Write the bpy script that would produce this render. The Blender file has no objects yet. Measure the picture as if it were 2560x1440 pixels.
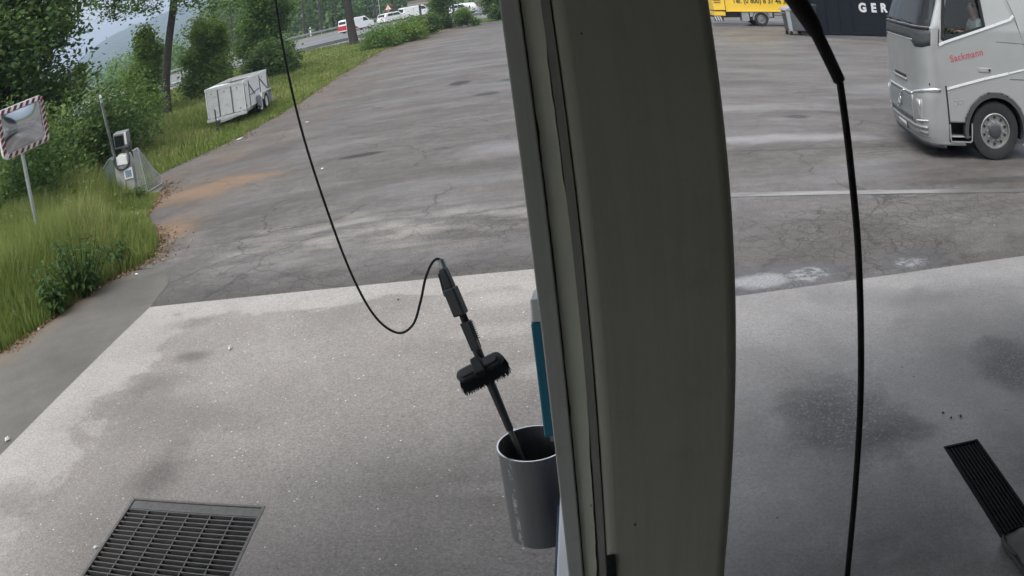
import bpy, bmesh, math, random
import numpy as np
from mathutils import Vector, Matrix, Euler
random.seed(7); rs = np.random.RandomState(11)
R_ = math.radians
scene = bpy.context.scene
col = scene.collection

# ---------------------------------------------------------------- camera (wide surveillance lens with barrel distortion)
CAM_H = 2.9
RW = Matrix(((0.990712694, 0.059949240, -0.122042805), (0.092481024, 0.360889457, 0.928011886), (0.099677568, -0.930679799, 0.351993599)))
cd = bpy.data.cameras.new('camera'); cam = bpy.data.objects.new('camera', cd); col.objects.link(cam)
cam.matrix_world = Matrix.Translation((0, 0, CAM_H)) @ RW.transposed().to_4x4()
cd.type = 'PANO'; cd.clip_start = 0.02; cd.clip_end = 12000; cd.sensor_width = 36; cd.sensor_fit = 'HORIZONTAL'
pc = cd if hasattr(cd, 'fisheye_polynomial_k1') else cd.cycles
pc.panorama_type = 'FISHEYE_LENS_POLYNOMIAL'
pc.fisheye_fov = R_(120)
pc.fisheye_polynomial_k0 = 0.0
pc.fisheye_polynomial_k1 = -3.20314141e-02
pc.fisheye_polynomial_k2 = 7.77198625e-05
pc.fisheye_polynomial_k3 = -3.86059969e-05
pc.fisheye_polynomial_k4 = 1.10224214e-06
scene.camera = cam

# ---------------------------------------------------------------- sky, sun, exposure (overcast midday)
SUN_EL, SUN_AZ = 62, 205
w = bpy.data.worlds.new('World'); scene.world = w; w.use_nodes = True
nt = w.node_tree; nt.nodes.clear()
out = nt.nodes.new('ShaderNodeOutputWorld'); bg = nt.nodes.new('ShaderNodeBackground'); sky = nt.nodes.new('ShaderNodeTexSky')
sky.sky_type = 'NISHITA'; sky.sun_disc = False; sky.sun_elevation = R_(SUN_EL); sky.sun_rotation = R_(SUN_AZ)
sky.dust_density = 4.0; sky.air_density = 1.0; sky.ozone_density = 1.0
hs = nt.nodes.new('ShaderNodeHueSaturation'); hs.inputs['Saturation'].default_value = 0.13
tc = nt.nodes.new('ShaderNodeTexCoord'); mp = nt.nodes.new('ShaderNodeMapping'); mp.inputs['Scale'].default_value = (2.2, 2.2, 7)
nz = nt.nodes.new('ShaderNodeTexNoise'); nz.inputs['Scale'].default_value = 1.6; nz.inputs['Detail'].default_value = 6
rp = nt.nodes.new('ShaderNodeValToRGB'); rp.color_ramp.elements[0].position = .35; rp.color_ramp.elements[1].position = .7
rp.color_ramp.elements[0].color = (.82, .86, .92, 1); rp.color_ramp.elements[1].color = (1.15, 1.14, 1.12, 1)
mx = nt.nodes.new('ShaderNodeMix'); mx.data_type = 'RGBA'; mx.blend_type = 'MULTIPLY'; mx.inputs[0].default_value = 1
L = nt.links.new
L(sky.outputs[0], hs.inputs['Color']); L(tc.outputs['Generated'], mp.inputs[0]); L(mp.outputs[0], nz.inputs['Vector']); L(nz.outputs[0], rp.inputs[0])
L(hs.outputs[0], mx.inputs[6]); L(rp.outputs[0], mx.inputs[7]); L(mx.outputs[2], bg.inputs[0]); bg.inputs[1].default_value = 0.12; L(bg.outputs[0], out.inputs[0])
sd = bpy.data.lights.new('sun', 'SUN'); sd.energy = 0.7; sd.angle = R_(40); sd.color = (1, .97, .93)
so = bpy.data.objects.new('sun', sd); col.objects.link(so)
so.rotation_euler = (R_(90 - SUN_EL), 0, R_(180 - SUN_AZ)); so.location = (0, 0, 60)
vs = scene.view_settings; vs.view_transform = 'Standard'; vs.look = 'None'; vs.gamma = 1; vs.use_curve_mapping = False; vs.exposure = 1.3
cy = scene.cycles; cy.max_bounces = 6; cy.diffuse_bounces = 3; cy.glossy_bounces = 3; cy.transmission_bounces = 4; cy.transparent_max_bounces = 8; cy.volume_bounces = 0; cy.caustics_reflective = False; cy.caustics_refractive = False
cy.use_adaptive_sampling = True; cy.adaptive_threshold = .02; cy.use_denoising = True; cy.sample_clamp_indirect = 6

# ---------------------------------------------------------------- mesh helpers
class MB:
    def __init__(s): s.v = []; s.f = []; s.m = []
    def add(s, vs, fs, mi=0):
        b = len(s.v); s.v += [tuple(p) for p in vs]; s.f += [tuple(i + b for i in f) for f in fs]; s.m += [mi] * len(fs); return s
    def box(s, c, d, rot=None, mi=0):
        x, y, z = d[0] / 2, d[1] / 2, d[2] / 2
        p = [Vector((a * x, b * y, e * z)) for a in (-1, 1) for b in (-1, 1) for e in (-1, 1)]
        if rot is not None:
            M = Euler(rot).to_matrix(); p = [M @ q for q in p]
        p = [q + Vector(c) for q in p]
        return s.add(p, [(0, 1, 3, 2), (4, 6, 7, 5), (0, 4, 5, 1), (2, 3, 7, 6), (0, 2, 6, 4), (1, 5, 7, 3)], mi)
    def span(s, a, b, mi=0): return s.box([(a[i] + b[i]) / 2 for i in range(3)], [abs(b[i] - a[i]) for i in range(3)], None, mi)
    def tube(s, pts, rad, n=10, cap=True, mi=0):
        pts = [Vector(p) for p in pts]; k = len(pts)
        rad = [rad] * k if isinstance(rad, (int, float)) else rad
        up = Vector((0, 0, 1)); vs = []; fs = []
        prev = None
        for i, p in enumerate(pts):
            t = (pts[min(i + 1, k - 1)] - pts[max(i - 1, 0)]).normalized()
            if prev is None:
                a = t.cross(up)
                if a.length < 1e-3: a = t.cross(Vector((1, 0, 0)))
            else: a = prev - t * prev.dot(t)
            a.normalize(); prev = a; b = t.cross(a)
            vs += [p + (a * math.cos(2 * math.pi * j / n) + b * math.sin(2 * math.pi * j / n)) * rad[i] for j in range(n)]
        for i in range(k - 1):
            for j in range(n):
                fs.append((i * n + j, i * n + (j + 1) % n, (i + 1) * n + (j + 1) % n, (i + 1) * n + j))
        if cap: fs += [tuple(range(n - 1, -1, -1)), tuple(range((k - 1) * n, k * n))]
        return s.add(vs, fs, mi)
    def bar(s, a, b, w, h=None, mi=0):
        a, b = Vector(a), Vector(b); h = h or w; t = (b - a).normalized(); up = Vector((0, 0, 1))
        x = t.cross(up)
        if x.length < 1e-3: x = Vector((1, 0, 0))
        x.normalize(); y = x.cross(t); vs = []
        for p in (a, b): vs += [p + x * (i * w / 2) + y * (j * h / 2) for i, j in ((-1, -1), (1, -1), (1, 1), (-1, 1))]
        return s.add(vs, [(0, 3, 2, 1), (4, 5, 6, 7), (0, 1, 5, 4), (1, 2, 6, 5), (2, 3, 7, 6), (3, 0, 4, 7)], mi)
    def prism(s, poly, a, b, f, mi=0):
        """poly of 2D points extruded between a and b; f(u,v,w) gives the 3D point"""
        n = len(poly); vs = [f(u, v, a) for u, v in poly] + [f(u, v, b) for u, v in poly]
        return s.add(vs, [tuple(range(n)), tuple(range(2 * n - 1, n - 1, -1))] + [(i, i + n, (i + 1) % n + n, (i + 1) % n) for i in range(n)], mi)
    def lathe(s, prof, M=Matrix(), n=28, mi=0):
        vs = [M @ Vector((r * math.cos(2 * math.pi * j / n), r * math.sin(2 * math.pi * j / n), z)) for r, z in prof for j in range(n)]
        return s.add(vs, [(i * n + j, i * n + (j + 1) % n, (i + 1) * n + (j + 1) % n, (i + 1) * n + j) for i in range(len(prof) - 1) for j in range(n)], mi)
    def build(s, name, mat, parent=None, smooth=False, bevel=0, seg=2, solid=0, sub=0):
        me = bpy.data.meshes.new(name); me.from_pydata(s.v, [], s.f)
        for m in (mat if isinstance(mat, (list, tuple)) else [mat]): me.materials.append(m)
        if any(s.m): me.polygons.foreach_set('material_index', s.m)
        bm = bmesh.new(); bm.from_mesh(me); bmesh.ops.recalc_face_normals(bm, faces=bm.faces); bm.to_mesh(me); bm.free()
        o = bpy.data.objects.new(name, me); col.objects.link(o)
        if parent is not None: o.parent = parent
        if smooth: me.polygons.foreach_set('use_smooth', [True] * len(me.polygons))
        if solid:
            m = o.modifiers.new('s', 'SOLIDIFY'); m.thickness = solid; m.offset = 0
        if bevel:
            m = o.modifiers.new('b', 'BEVEL'); m.width = bevel; m.segments = seg; m.limit_method = 'ANGLE'; m.angle_limit = R_(40)
            m.harden_normals = False
        if sub:
            m = o.modifiers.new('u', 'SUBSURF'); m.levels = m.render_levels = sub
        if smooth: 
            try: me.set_sharp_from_angle(angle=R_(42))
            except Exception: pass
        return o
def empty(name, loc=(0, 0, 0), rz=0.0):
    o = bpy.data.objects.new(name, None); col.objects.link(o); o.location = loc; o.rotation_euler = (0, 0, rz); o.empty_display_size = .2; return o
def tag(o, label=None, cat=None, group=None, kind=None):
    if label: o['label'] = label
    if cat: o['category'] = cat
    if group: o['group'] = group
    if kind: o['kind'] = kind
    return o
def text_part(body, name, mat, parent, loc, size, rot, extr=.004, bold=0.0, spacing=1.0, shear=0, sx=1.0):
    cu = bpy.data.curves.new(name, 'FONT'); cu.body = body; cu.size = size; cu.extrude = extr; cu.offset = bold; cu.space_character = spacing; cu.shear = shear
    t = bpy.data.objects.new(name, cu); col.objects.link(t)
    dg = bpy.context.evaluated_depsgraph_get(); dg.update()
    me = bpy.data.meshes.new_from_object(t.evaluated_get(dg)); bpy.data.objects.remove(t)
    o = bpy.data.objects.new(name, me); col.objects.link(o); me.materials.clear(); me.materials.append(mat)
    o.parent = parent; o.location = loc; o.rotation_euler = rot; o.scale = (sx, 1, 1); return o
def catmull(pts, n=8):
    P = [Vector(p) for p in pts]; P = [P[0] * 2 - P[1]] + P + [P[-1] * 2 - P[-2]]; r = []
    for i in range(1, len(P) - 2):
        for k in range(n):
            t = k / n; a, b, c, d = P[i - 1], P[i], P[i + 1], P[i + 2]
            r.append(.5 * ((2 * b) + (c - a) * t + (2 * a - 5 * b + 4 * c - d) * t * t + (3 * b - a - 3 * c + d) * t ** 3))
    r.append(P[-2]); return r

# ---------------------------------------------------------------- material helpers
class G:
    def __init__(s, name):
        s.m = bpy.data.materials.new(name); s.m.use_nodes = True; s.t = s.m.node_tree; s.t.nodes.clear()
        s.out = s.n('ShaderNodeOutputMaterial'); s.tc = s.n('ShaderNodeTexCoord'); s.obj = s.tc.outputs['Object']; s.cache = {}
    def n(s, t): return s.t.nodes.new(t)
    def set(s, sock, v):
        if isinstance(v, bpy.types.NodeSocket): s.t.links.new(v, sock)
        elif v is not None:
            if hasattr(sock.default_value, '__len__'):
                k = len(sock.default_value); v = tuple(v) if hasattr(v, '__len__') else (v,) * 3
                sock.default_value = (v + (1,))[:k] if len(v) < k else v[:k]
            else: sock.default_value = v
    def map(s, vec, scale=(1, 1, 1), loc=(0, 0, 0), rot=(0, 0, 0)):
        n = s.n('ShaderNodeMapping'); s.set(n.inputs['Vector'], vec); n.inputs['Scale'].default_value = scale; n.inputs['Location'].default_value = loc; n.inputs['Rotation'].default_value = rot; return n.outputs[0]
    def noise(s, vec=None, scale=5, detail=4, rough=.55, dist=0):
        key = ('n', vec.node.name if vec else None, scale, detail, rough, dist)
        if key in s.cache: return s.cache[key]
        n = s.n('ShaderNodeTexNoise'); s.cache[key] = n.outputs[0]; s.set(n.inputs['Vector'], vec or s.obj); n.inputs['Scale'].default_value = scale; n.inputs['Detail'].default_value = detail; n.inputs['Roughness'].default_value = rough; n.inputs['Distortion'].default_value = dist; return n.outputs[0]
    def voro(s, vec=None, scale=5, feat='F1', out='Distance', rand=1):
        n = s.n('ShaderNodeTexVoronoi'); n.feature = feat; s.set(n.inputs['Vector'], vec or s.obj); n.inputs['Scale'].default_value = scale; n.inputs['Randomness'].default_value = rand; return n.outputs[out]
    def ramp(s, fac, *st):
        n = s.n('ShaderNodeValToRGB'); s.set(n.inputs[0], fac); e = n.color_ramp.elements
        while len(e) < len(st): e.new(.5)
        for i, (p, c) in enumerate(st): e[i].position = p; c = (c, c, c) if isinstance(c, (int, float)) else c; e[i].color = tuple(c) + (1,)
        return n.outputs[0]
    def mr(s, v, a, b, c=0., d=1., smooth=True):
        n = s.n('ShaderNodeMapRange'); n.interpolation_type = 'SMOOTHSTEP' if smooth else 'LINEAR'; s.set(n.inputs[0], v)
        for i, x in enumerate((a, b, c, d)): n.inputs[i + 1].default_value = x
        return n.outputs[0]
    def mix(s, f, a, b, mode='MIX'):
        n = s.n('ShaderNodeMix'); n.data_type = 'RGBA'; n.blend_type = mode; s.set(n.inputs[0], f); s.set(n.inputs[6], a); s.set(n.inputs[7], b); return n.outputs[2]
    def math(s, op, a, b=None, c=None):
        n = s.n('ShaderNodeMath'); n.operation = op; s.set(n.inputs[0], a)
        if b is not None: s.set(n.inputs[1], b)
        if c is not None: s.set(n.inputs[2], c)
        return n.outputs[0]
    def sep(s, vec=None):
        n = s.n('ShaderNodeSeparateXYZ'); s.set(n.inputs[0], vec or s.obj); return n.outputs
    def blob(s, c, r, soft=.5, warp=.35, wscale=3.0, edge=1.0):
        """irregular stain round c (x,y) with half sizes r, shape broken by noise"""
        v = s.map(s.obj, loc=(-c[0] / r[0], -c[1] / r[1], 0), scale=(1 / r[0], 1 / r[1], 0))
        n = s.n('ShaderNodeVectorMath'); n.operation = 'LENGTH'; s.set(n.inputs[0], v)
        d = s.math('ADD', n.outputs['Value'], s.math('MULTIPLY', s.math('SUBTRACT', s.noise(None, 1.0 if wscale < 1.4 else 2.2 if wscale < 3 else 4.0, 5, .65), .5), warp * 4))
        return s.mr(d, edge - soft, edge + soft * .2, 1, 0)
    def bump(s, h, strength=.3, dist=.01, nrm=None):
        n = s.n('ShaderNodeBump'); n.inputs['Strength'].default_value = strength; n.inputs['Distance'].default_value = dist; s.set(n.inputs['Height'], h)
        if nrm is not None: s.set(n.inputs['Normal'], nrm)
        return n.outputs[0]
    def principled(s, base, rough=.6, metal=0, nrm=None, spec=.5, coat=0):
        n = s.n('ShaderNodeBsdfPrincipled'); s.set(n.inputs['Base Color'], base); s.set(n.inputs['Roughness'], rough); s.set(n.inputs['Metallic'], metal)
        n.inputs['Specular IOR Level'].default_value = spec; n.inputs['Coat Weight'].default_value = coat; n.inputs['Coat Roughness'].default_value = .08
        if nrm is not None: s.set(n.inputs['Normal'], nrm)
        s.t.links.new(n.outputs[0], s.out.inputs[0]); return s.m
def pm(name, c, rough=.55, metal=0, var=.12, vs=4, bump=0, bs=60, coat=0, dirt=0, dcol=(.06, .05, .04), spec=.5):
    g = G(name); nz = g.noise(None, vs, 5); c = tuple(c)
    b = g.mix(nz, tuple(x * (1 - var) for x in c), tuple(min(1, x * (1 + var)) for x in c))
    if dirt: b = g.mix(g.math('MULTIPLY', g.ramp(g.noise(None, vs * 2.3, 7, .65), (.5, 0), (.72, 1)), dirt), b, dcol)
    r = g.mr(g.noise(None, vs * 3, 3), .3, .7, max(.02, rough - .08), min(1, rough + .1))
    return g.principled(b, r, metal, g.bump(g.noise(None, bs, 3), bump, .004) if bump else None, spec, coat)
# ---------------------------------------------------------------- ground materials
def m_asphalt():
    g = G('asphalt_yard'); X, Y, Z = g.sep()
    st = g.map(g.obj, (.22, .46, 1)); st2 = g.map(g.obj, (.5, 1.25, 1), rot=(0, 0, .12))
    b = g.ramp(g.noise(st, 1.3, 10, .72, .4), (.3, (.066, .058, .053)), (.5, (.092, .083, .077)), (.7, (.122, .112, .105)))
    worn = g.ramp(g.noise(st2, .55, 10, .7, .6), (.49, 0), (.58, 1))
    b = g.mix(g.math('MULTIPLY', worn, .4), b, (.150, .141, .135))
    dk = g.ramp(g.noise(g.map(g.obj, (.3, .8, 1), (5, 3, 0)), .8, 10, .7, .3), (.53, 0), (.63, 1))
    b = g.mix(g.math('MULTIPLY', dk, .4), b, (.050, .044, .041)); b = g.mix(.35, b, g.ramp(g.noise(None, 2.2, 5, .65), (.3, .3), (.7, .7)), 'OVERLAY'); b = g.mix(.45, b, g.ramp(g.noise(None, 7, 7, .75), (.34, .28), (.66, .72)), 'OVERLAY')
    # brown soil washed in along the grass edge on the left
    br = g.math('MULTIPLY', g.mr(X, -5.2, -9.5), g.ramp(g.noise(g.map(g.obj, (.5, .8, 1)), .9, 7, .65), (.40, 0), (.62, 1)))
    b = g.mix(g.math('MULTIPLY', br, .5), b, (.16, .105, .066))
    for c, r, k in (((-7.3, 14.6), (1.7, 1.0), .8), ((-6.9, 11.9), (.8, 1.2), .75), ((-6.3, 14.9), (1.2, .5), .4)):
        b = g.mix(g.math('MULTIPLY', g.blob(c, r, .7, .5, 1.2), k), b, (.20, .125, .072))
    # alligator cracking, strongest in front of the pads
    wv = g.n('ShaderNodeVectorMath'); wv.operation = 'ADD'
    wn = g.n('ShaderNodeTexNoise'); wn.inputs['Scale'].default_value = 1.8; wn.inputs['Detail'].default_value = 5; g.t.links.new(g.obj, wn.inputs['Vector'])
    sc = g.n('ShaderNodeVectorMath'); sc.operation = 'SCALE'; sc.inputs['Scale'].default_value = .5; g.t.links.new(wn.outputs['Color'], sc.inputs[0])
    g.t.links.new(g.obj, wv.inputs[0]); g.t.links.new(sc.outputs[0], wv.inputs[1])
    cr1 = g.voro(wv.outputs[0], 4.2, 'DISTANCE_TO_EDGE'); cr2 = g.voro(wv.outputs[0], .55, 'DISTANCE_TO_EDGE')
    zone = g.math('MULTIPLY', g.mr(Y, 11.8, 8.8), g.ramp(g.noise(None, .5, 4), (.36, 0), (.52, 1)))
    ck = g.math('MULTIPLY', g.mr(cr1, 0, .055, 1, 0), zone); ck2 = g.math('MULTIPLY', g.mr(cr2, 0, .013, 1, 0), g.ramp(g.noise(None, .35, 3), (.42, 0), (.5, 1)))
    ckm = g.math('MAXIMUM', ck, ck2)
    paled = g.math('MULTIPLY', g.math('MULTIPLY', g.blob((-2.6, 10.2), (3.4, 1.3), .9, .4, .8), .95), g.ramp(g.noise(g.map(g.obj, (.8, 2.2, 1)), 1.4, 6), (.4, 0), (.62, 1)))
    b = g.mix(paled, b, (.215, .20, .18)); b = g.mix(g.math('MULTIPLY', g.math('MULTIPLY', g.mr(g.math('ADD', Y, g.math('MULTIPLY', g.noise(None, 2.2, 5, .65), .8)), 9.4, 8.5), g.mr(X, 1.2, .6)), .6), b, (.055, .049, .045))
    b = g.mix(g.math('MULTIPLY', ckm, .75), b, (.028, .026, .025))
    # trench repair seam and gutter line
    wob = g.math('MULTIPLY', g.math('SUBTRACT', g.noise(None, .8, 4), .5), .25)
    sm = g.math('MULTIPLY', g.mr(g.math('ABSOLUTE', g.math('ADD', g.math('SUBTRACT', Y, 12.72), wob)), .012, .04, 1, 0), g.mr(X, .8, 1.4))
    b = g.mix(g.math('MULTIPLY', sm, .7), b, (.035, .033, .032))
    # oil stains and damp spots
    for c, r, k in (((-4.1, 15.35), (.55, .2), .85), ((-3.4, 24.9), (.42, .6), .9), ((-1.9, 24.2), (.34, .45), .85), ((-2.3, 21.6), (.38, .4), .85),
                    ((4.3, 15.6), (.3, .22), .8), ((7.0, 10.3), (2.6, .22), .5), ((-6.9, 17.5), (1.2, .5), .3), ((8.4, 10.3), (1.5, .5), .6)):
        b = g.mix(g.math('MULTIPLY', g.blob(c, r, .45, .25, 2.5), k), b, (.020, .019, .020))
    # pale streaks, sky reflected in wet asphalt put into the colour
    for c, r, k in (((3.4, 13.6), (2.1, .42), .55), ((3.0, 16.8), (3.2, .6), .35), ((2.2, 19.0), (3.0, .8), .2), ((-1.2, 14.2), (1.3, .8), .25)):
        b = g.mix(g.math('MULTIPLY', g.blob(c, r, .8, .5, .9), k), b, (.27, .265, .265))
    damp = g.ramp(g.noise(g.map(g.obj, (.25, .8, 1), (3, 9, 0)), .7, 5), (.42, 0), (.62, 1))
    # foam residue by the right pad edge
    fn = g.ramp(g.noise(None, 9, 8, .7), (.44, 0), (.56, 1))
    f1 = g.blob((1.5, 7.25), (.40, .20), .5, .35, 4); f2 = g.math('MULTIPLY', g.blob((2.05, 7.30), (.30, .20), .5, .3, 4), fn); f3 = g.math('MULTIPLY', g.blob((3.32, 7.33), (.26, .17), .6, .35, 5), fn)
    wet = g.math('MAXIMUM', g.blob((1.75, 7.35), (.85, .42), .5, .2, 2), g.blob((3.4, 7.42), (.55, .4), .5, .25, 2))
    b = g.mix(g.math('MULTIPLY', wet, .45), b, (.06, .06, .064))
    b = g.mix(g.math('MULTIPLY', g.math('MAXIMUM', f1, g.math('MAXIMUM', f2, f3)), .7), b, (.30, .30, .31))
    sp = g.noise(None, 38, 4, .75); b = g.mix(.8, b, g.ramp(sp, (.32, .25), (.68, .78)), 'OVERLAY')
    peb = g.math('MULTIPLY', g.mr(g.voro(None, 15), .05, .09, 1, 0), g.ramp(g.noise(None, 2.2, 5, .65), (.47, 0), (.6, 1)))
    b = g.mix(g.math('MULTIPLY', peb, .55), b, (.34, .32, .30))
    rough = g.math('SUBTRACT', g.mr(damp, 0, 1, .75, .42), g.math('MULTIPLY', wet, .3))
    h = g.noise(None, 110, 3)
    return g.principled(b, rough, 0, g.bump(h, .5, .006), .4)
def m_pad_left():
    g = G('pad_concrete_worn'); X, Y, Z = g.sep()
    d = g.math('MINIMUM', g.math('MULTIPLY', g.math('SUBTRACT', X, -5.3), .75), g.math('MULTIPLY', g.math('SUBTRACT', 8.14, Y), 1.35))
    d = g.math('ADD', d, g.math('MULTIPLY', g.math('SUBTRACT', g.noise(None, 1.15, 8, .62, .5), .5), 2.2))
    worn = g.mr(d, .55, .78)
    light = g.ramp(g.noise(None, .8, 6, .6), (.3, (.235, .220, .202)), (.7, (.305, .288, .268)))
    dark = g.ramp(g.noise(None, .55, 7, .6, .3), (.28, (.155, .141, .129)), (.5, (.20, .184, .170)), (.75, (.245, .228, .212)))
    b = g.mix(worn, light, dark)
    for c, r, k in (((-3.9, 6.6), (.32, .18), .6), ((-4.1, 6.0), (.5, .3), .4), ((-3.3, 4.45), (.28, .5), .55), ((-4.3, 7.5), (.4, .2), .3), ((-3.6, 5.4), (1.2, .5), .3), ((-4.6, 3.9), (.5, .4), .4), ((-1.2, 4.4), (1.1, .5), .25)):
        b = g.mix(g.math('MULTIPLY', g.blob(c, r, .9, .35, 2), k), b, (.055, .050, .046))
    for c, r, k in (((-.9, 7.4), (.55, .25), .5), ((-.35, 5.9), (.5, .25), .45), ((-.9, 6.7), (.5, .18), .4), ((-.5, 4.3), (.7, .12), .35)):
        b = g.mix(g.math('MULTIPLY', g.blob(c, r, .8, .4, 2.5), k), b, (.33, .315, .29))
    sp = g.noise(None, 55, 4, .75); b = g.mix(.75, b, g.ramp(sp, (.32, .28), (.68, .75)), 'OVERLAY')
    agg = g.math('MULTIPLY', g.mr(g.voro(None, 27), .12, .18, 1, 0), g.math('MULTIPLY', worn, g.ramp(g.noise(None, 1.3, 5, .6), (.36, .12), (.58, 1))))
    agg2 = g.math('MULTIPLY', g.mr(g.voro(g.map(g.obj, (1, 1, 1), (3, 5, 0)), 11), .06, .085, 1, 0), g.math('MULTIPLY', worn, g.ramp(g.noise(None, 2.1, 3), (.36, 0), (.5, 1))))
    b = g.mix(g.math('MULTIPLY', agg, .8), b, g.ramp(g.voro(None, 27, 'F1', 'Color'), (.2, (.10, .085, .07)), (.5, (.28, .25, .22)), (.85, (.55, .51, .45))))
    b = g.mix(g.math('MULTIPLY', agg2, .9), b, (.72, .68, .62))
    pit = g.math('MULTIPLY', g.mr(g.voro(g.map(g.obj, (1, 1, 1), (9, 2, 0)), 6.5), .045, .08, 1, 0), .6); b = g.mix(pit, b, (.07, .065, .06))
    h = g.math('ADD', g.math('MULTIPLY', g.noise(None, 140, 3), .5), g.math('MULTIPLY', agg, .7))
    return g.principled(b, g.mr(g.noise(None, 2, 4), .3, .7, .62, .82), 0, g.bump(h, .55, .005), .4)
def m_pad_right():
    g = G('pad_concrete_smooth'); X, Y, Z = g.sep()
    b = g.ramp(g.noise(None, .7, 7, .6, .4), (.28, (.195, .184, .177)), (.5, (.258, .246, .238)), (.72, (.325, .312, .303)))
    for c, r, k in (((1.5, 4.75), (.36, .5), .8), ((1.8, 4.3), (.6, .26), .9), ((1.62, 4.5), (.6, .6), .45), ((3.4, 4.85), (.42, .6), .9), ((1.75, 3.3), (.8, .7), .5), ((3.0, 3.3), (.5, 1.4), .55), ((1.2, 3.0), (.9, .5), .4), ((2.7, 2.4), (1.5, .7), .5), ((3.4, 6.4), (1.2, .3), .25)):
        m = g.math('MULTIPLY', g.blob(c, r, 1.1, .3, 1.6), k); b = g.mix(m, b, (.030, .028, .027))
    gr = g.math('MAXIMUM', g.blob((1.65, 4.6), (.55, .65), .8, .35, 2), g.math('MULTIPLY', g.blob((3.4, 4.8), (.4, .6), .8, .35, 2), .8)); wetm = g.math('MAXIMUM', gr, g.ramp(g.noise(g.map(g.obj, (.8, 1, 1), (7, 1, 0)), 1.0, 7, .65), (.52, 0), (.6, .8)))
    vs = g.voro(None, 30); agg = g.math('MULTIPLY', g.mr(vs, .14, .24, 1, 0), gr)
    b = g.mix(g.math('MULTIPLY', gr, .75), b, g.ramp(g.voro(None, 58, 'F1', 'Color'), (.15, (.010, .010, .010)), (.5, (.045, .042, .04)), (.78, (.12, .112, .105)), (.95, (.34, .32, .29))))
    sp = g.noise(None, 55, 4, .75); b = g.mix(.6, b, g.ramp(sp, (.32, .3), (.68, .72)), 'OVERLAY')
    pit = g.math('MULTIPLY', g.mr(g.voro(g.map(g.obj, (1, 1, 1), (4, 2, 0)), 4.2), .03, .055, 1, 0), .7); b = g.mix(pit, b, (.05, .048, .045))
    h = g.math('ADD', g.math('MULTIPLY', g.noise(None, 120, 3), .35), g.math('MULTIPLY', agg, .9))
    b = g.mix(g.math('MULTIPLY', wetm, .3), b, (.06, .057, .055)); return g.principled(b, g.mr(wetm, 0, 1, .66, .36), 0, g.bump(h, .4, .005), .5)
def m_path():
    g = G('path_asphalt'); b = g.ramp(g.noise(g.map(g.obj, (.7, .7, 1)), .9, 7, .6, .3), (.3, (.082, .075, .066)), (.7, (.128, .119, .107)))
    b = g.mix(.3, b, g.ramp(g.noise(None, 2.4, 6, .65), (.3, .3), (.7, .7)), 'OVERLAY')
    b = g.mix(.5, b, g.ramp(g.noise(None, 95, 2, .6), (.3, .36), (.7, .66)), 'OVERLAY')
    X, Y, Z = g.sep()
    br = g.math('MULTIPLY', g.mr(g.math('ADD', X, g.math('MULTIPLY', Y, -.12)), -7.4, -8.1), .6); b = g.mix(br, b, (.16, .12, .08))
    return g.principled(b, .72, 0, g.bump(g.noise(None, 120, 3), .4, .005), .4)
def m_soil():
    g = G('soil_and_grass'); b = g.ramp(g.noise(None, .6, 7, .65), (.3, (.045, .070, .018)), (.55, (.075, .098, .030)), (.75, (.12, .108, .05)))
    return g.principled(b, .95, 0, g.bump(g.noise(None, 12, 4), .6, .05), .1)
def foliage_mat(name, c0, c1, c2, trans=.42):
    g = G(name); a = g.n('ShaderNodeAttribute'); a.attribute_name = 'tint'
    b = g.ramp(a.outputs['Fac'], (0, c0), (.5, c1), (1, c2))
    d = g.n('ShaderNodeBsdfPrincipled'); g.set(d.inputs['Base Color'], b); d.inputs['Roughness'].default_value = .55; d.inputs['Specular IOR Level'].default_value = .25
    t = g.n('ShaderNodeBsdfTranslucent'); g.set(t.inputs[0], g.mix(.5, b, (.12, .17, .02), 'MIX'))
    m = g.n('ShaderNodeMixShader'); m.inputs[0].default_value = trans; g.t.links.new(d.outputs[0], m.inputs[1]); g.t.links.new(t.outputs[0], m.inputs[2]); g.t.links.new(m.outputs[0], g.out.inputs[0]); return g.m
def m_bark():
    g = G('bark'); v = g.map(g.obj, (1, 1, .22)); n = g.noise(v, 16, 6, .65)
    return g.principled(g.ramp(n, (.3, (.022, .019, .017)), (.7, (.075, .066, .058))), .9, 0, g.bump(n, .8, .03), .2)
def m_glass(name, tint=(.10, .12, .13), k=.55):
    g = G(name); t = g.n('ShaderNodeBsdfTransparent'); t.inputs[0].default_value = tuple(tint) + (1,)
    gl = g.n('ShaderNodeBsdfGlossy'); gl.inputs['Roughness'].default_value = .03; gl.inputs[0].default_value = (.9, .93, .95, 1)
    lw = g.n('ShaderNodeLayerWeight'); lw.inputs[0].default_value = .28
    f = g.math('ADD', g.math('MULTIPLY', lw.outputs['Fresnel'], k), .035)
    m = g.n('ShaderNodeMixShader'); g.set(m.inputs[0], f); g.t.links.new(t.outputs[0], m.inputs[1]); g.t.links.new(gl.outputs[0], m.inputs[2]); g.t.links.new(m.outputs[0], g.out.inputs[0]); return g.m
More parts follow.
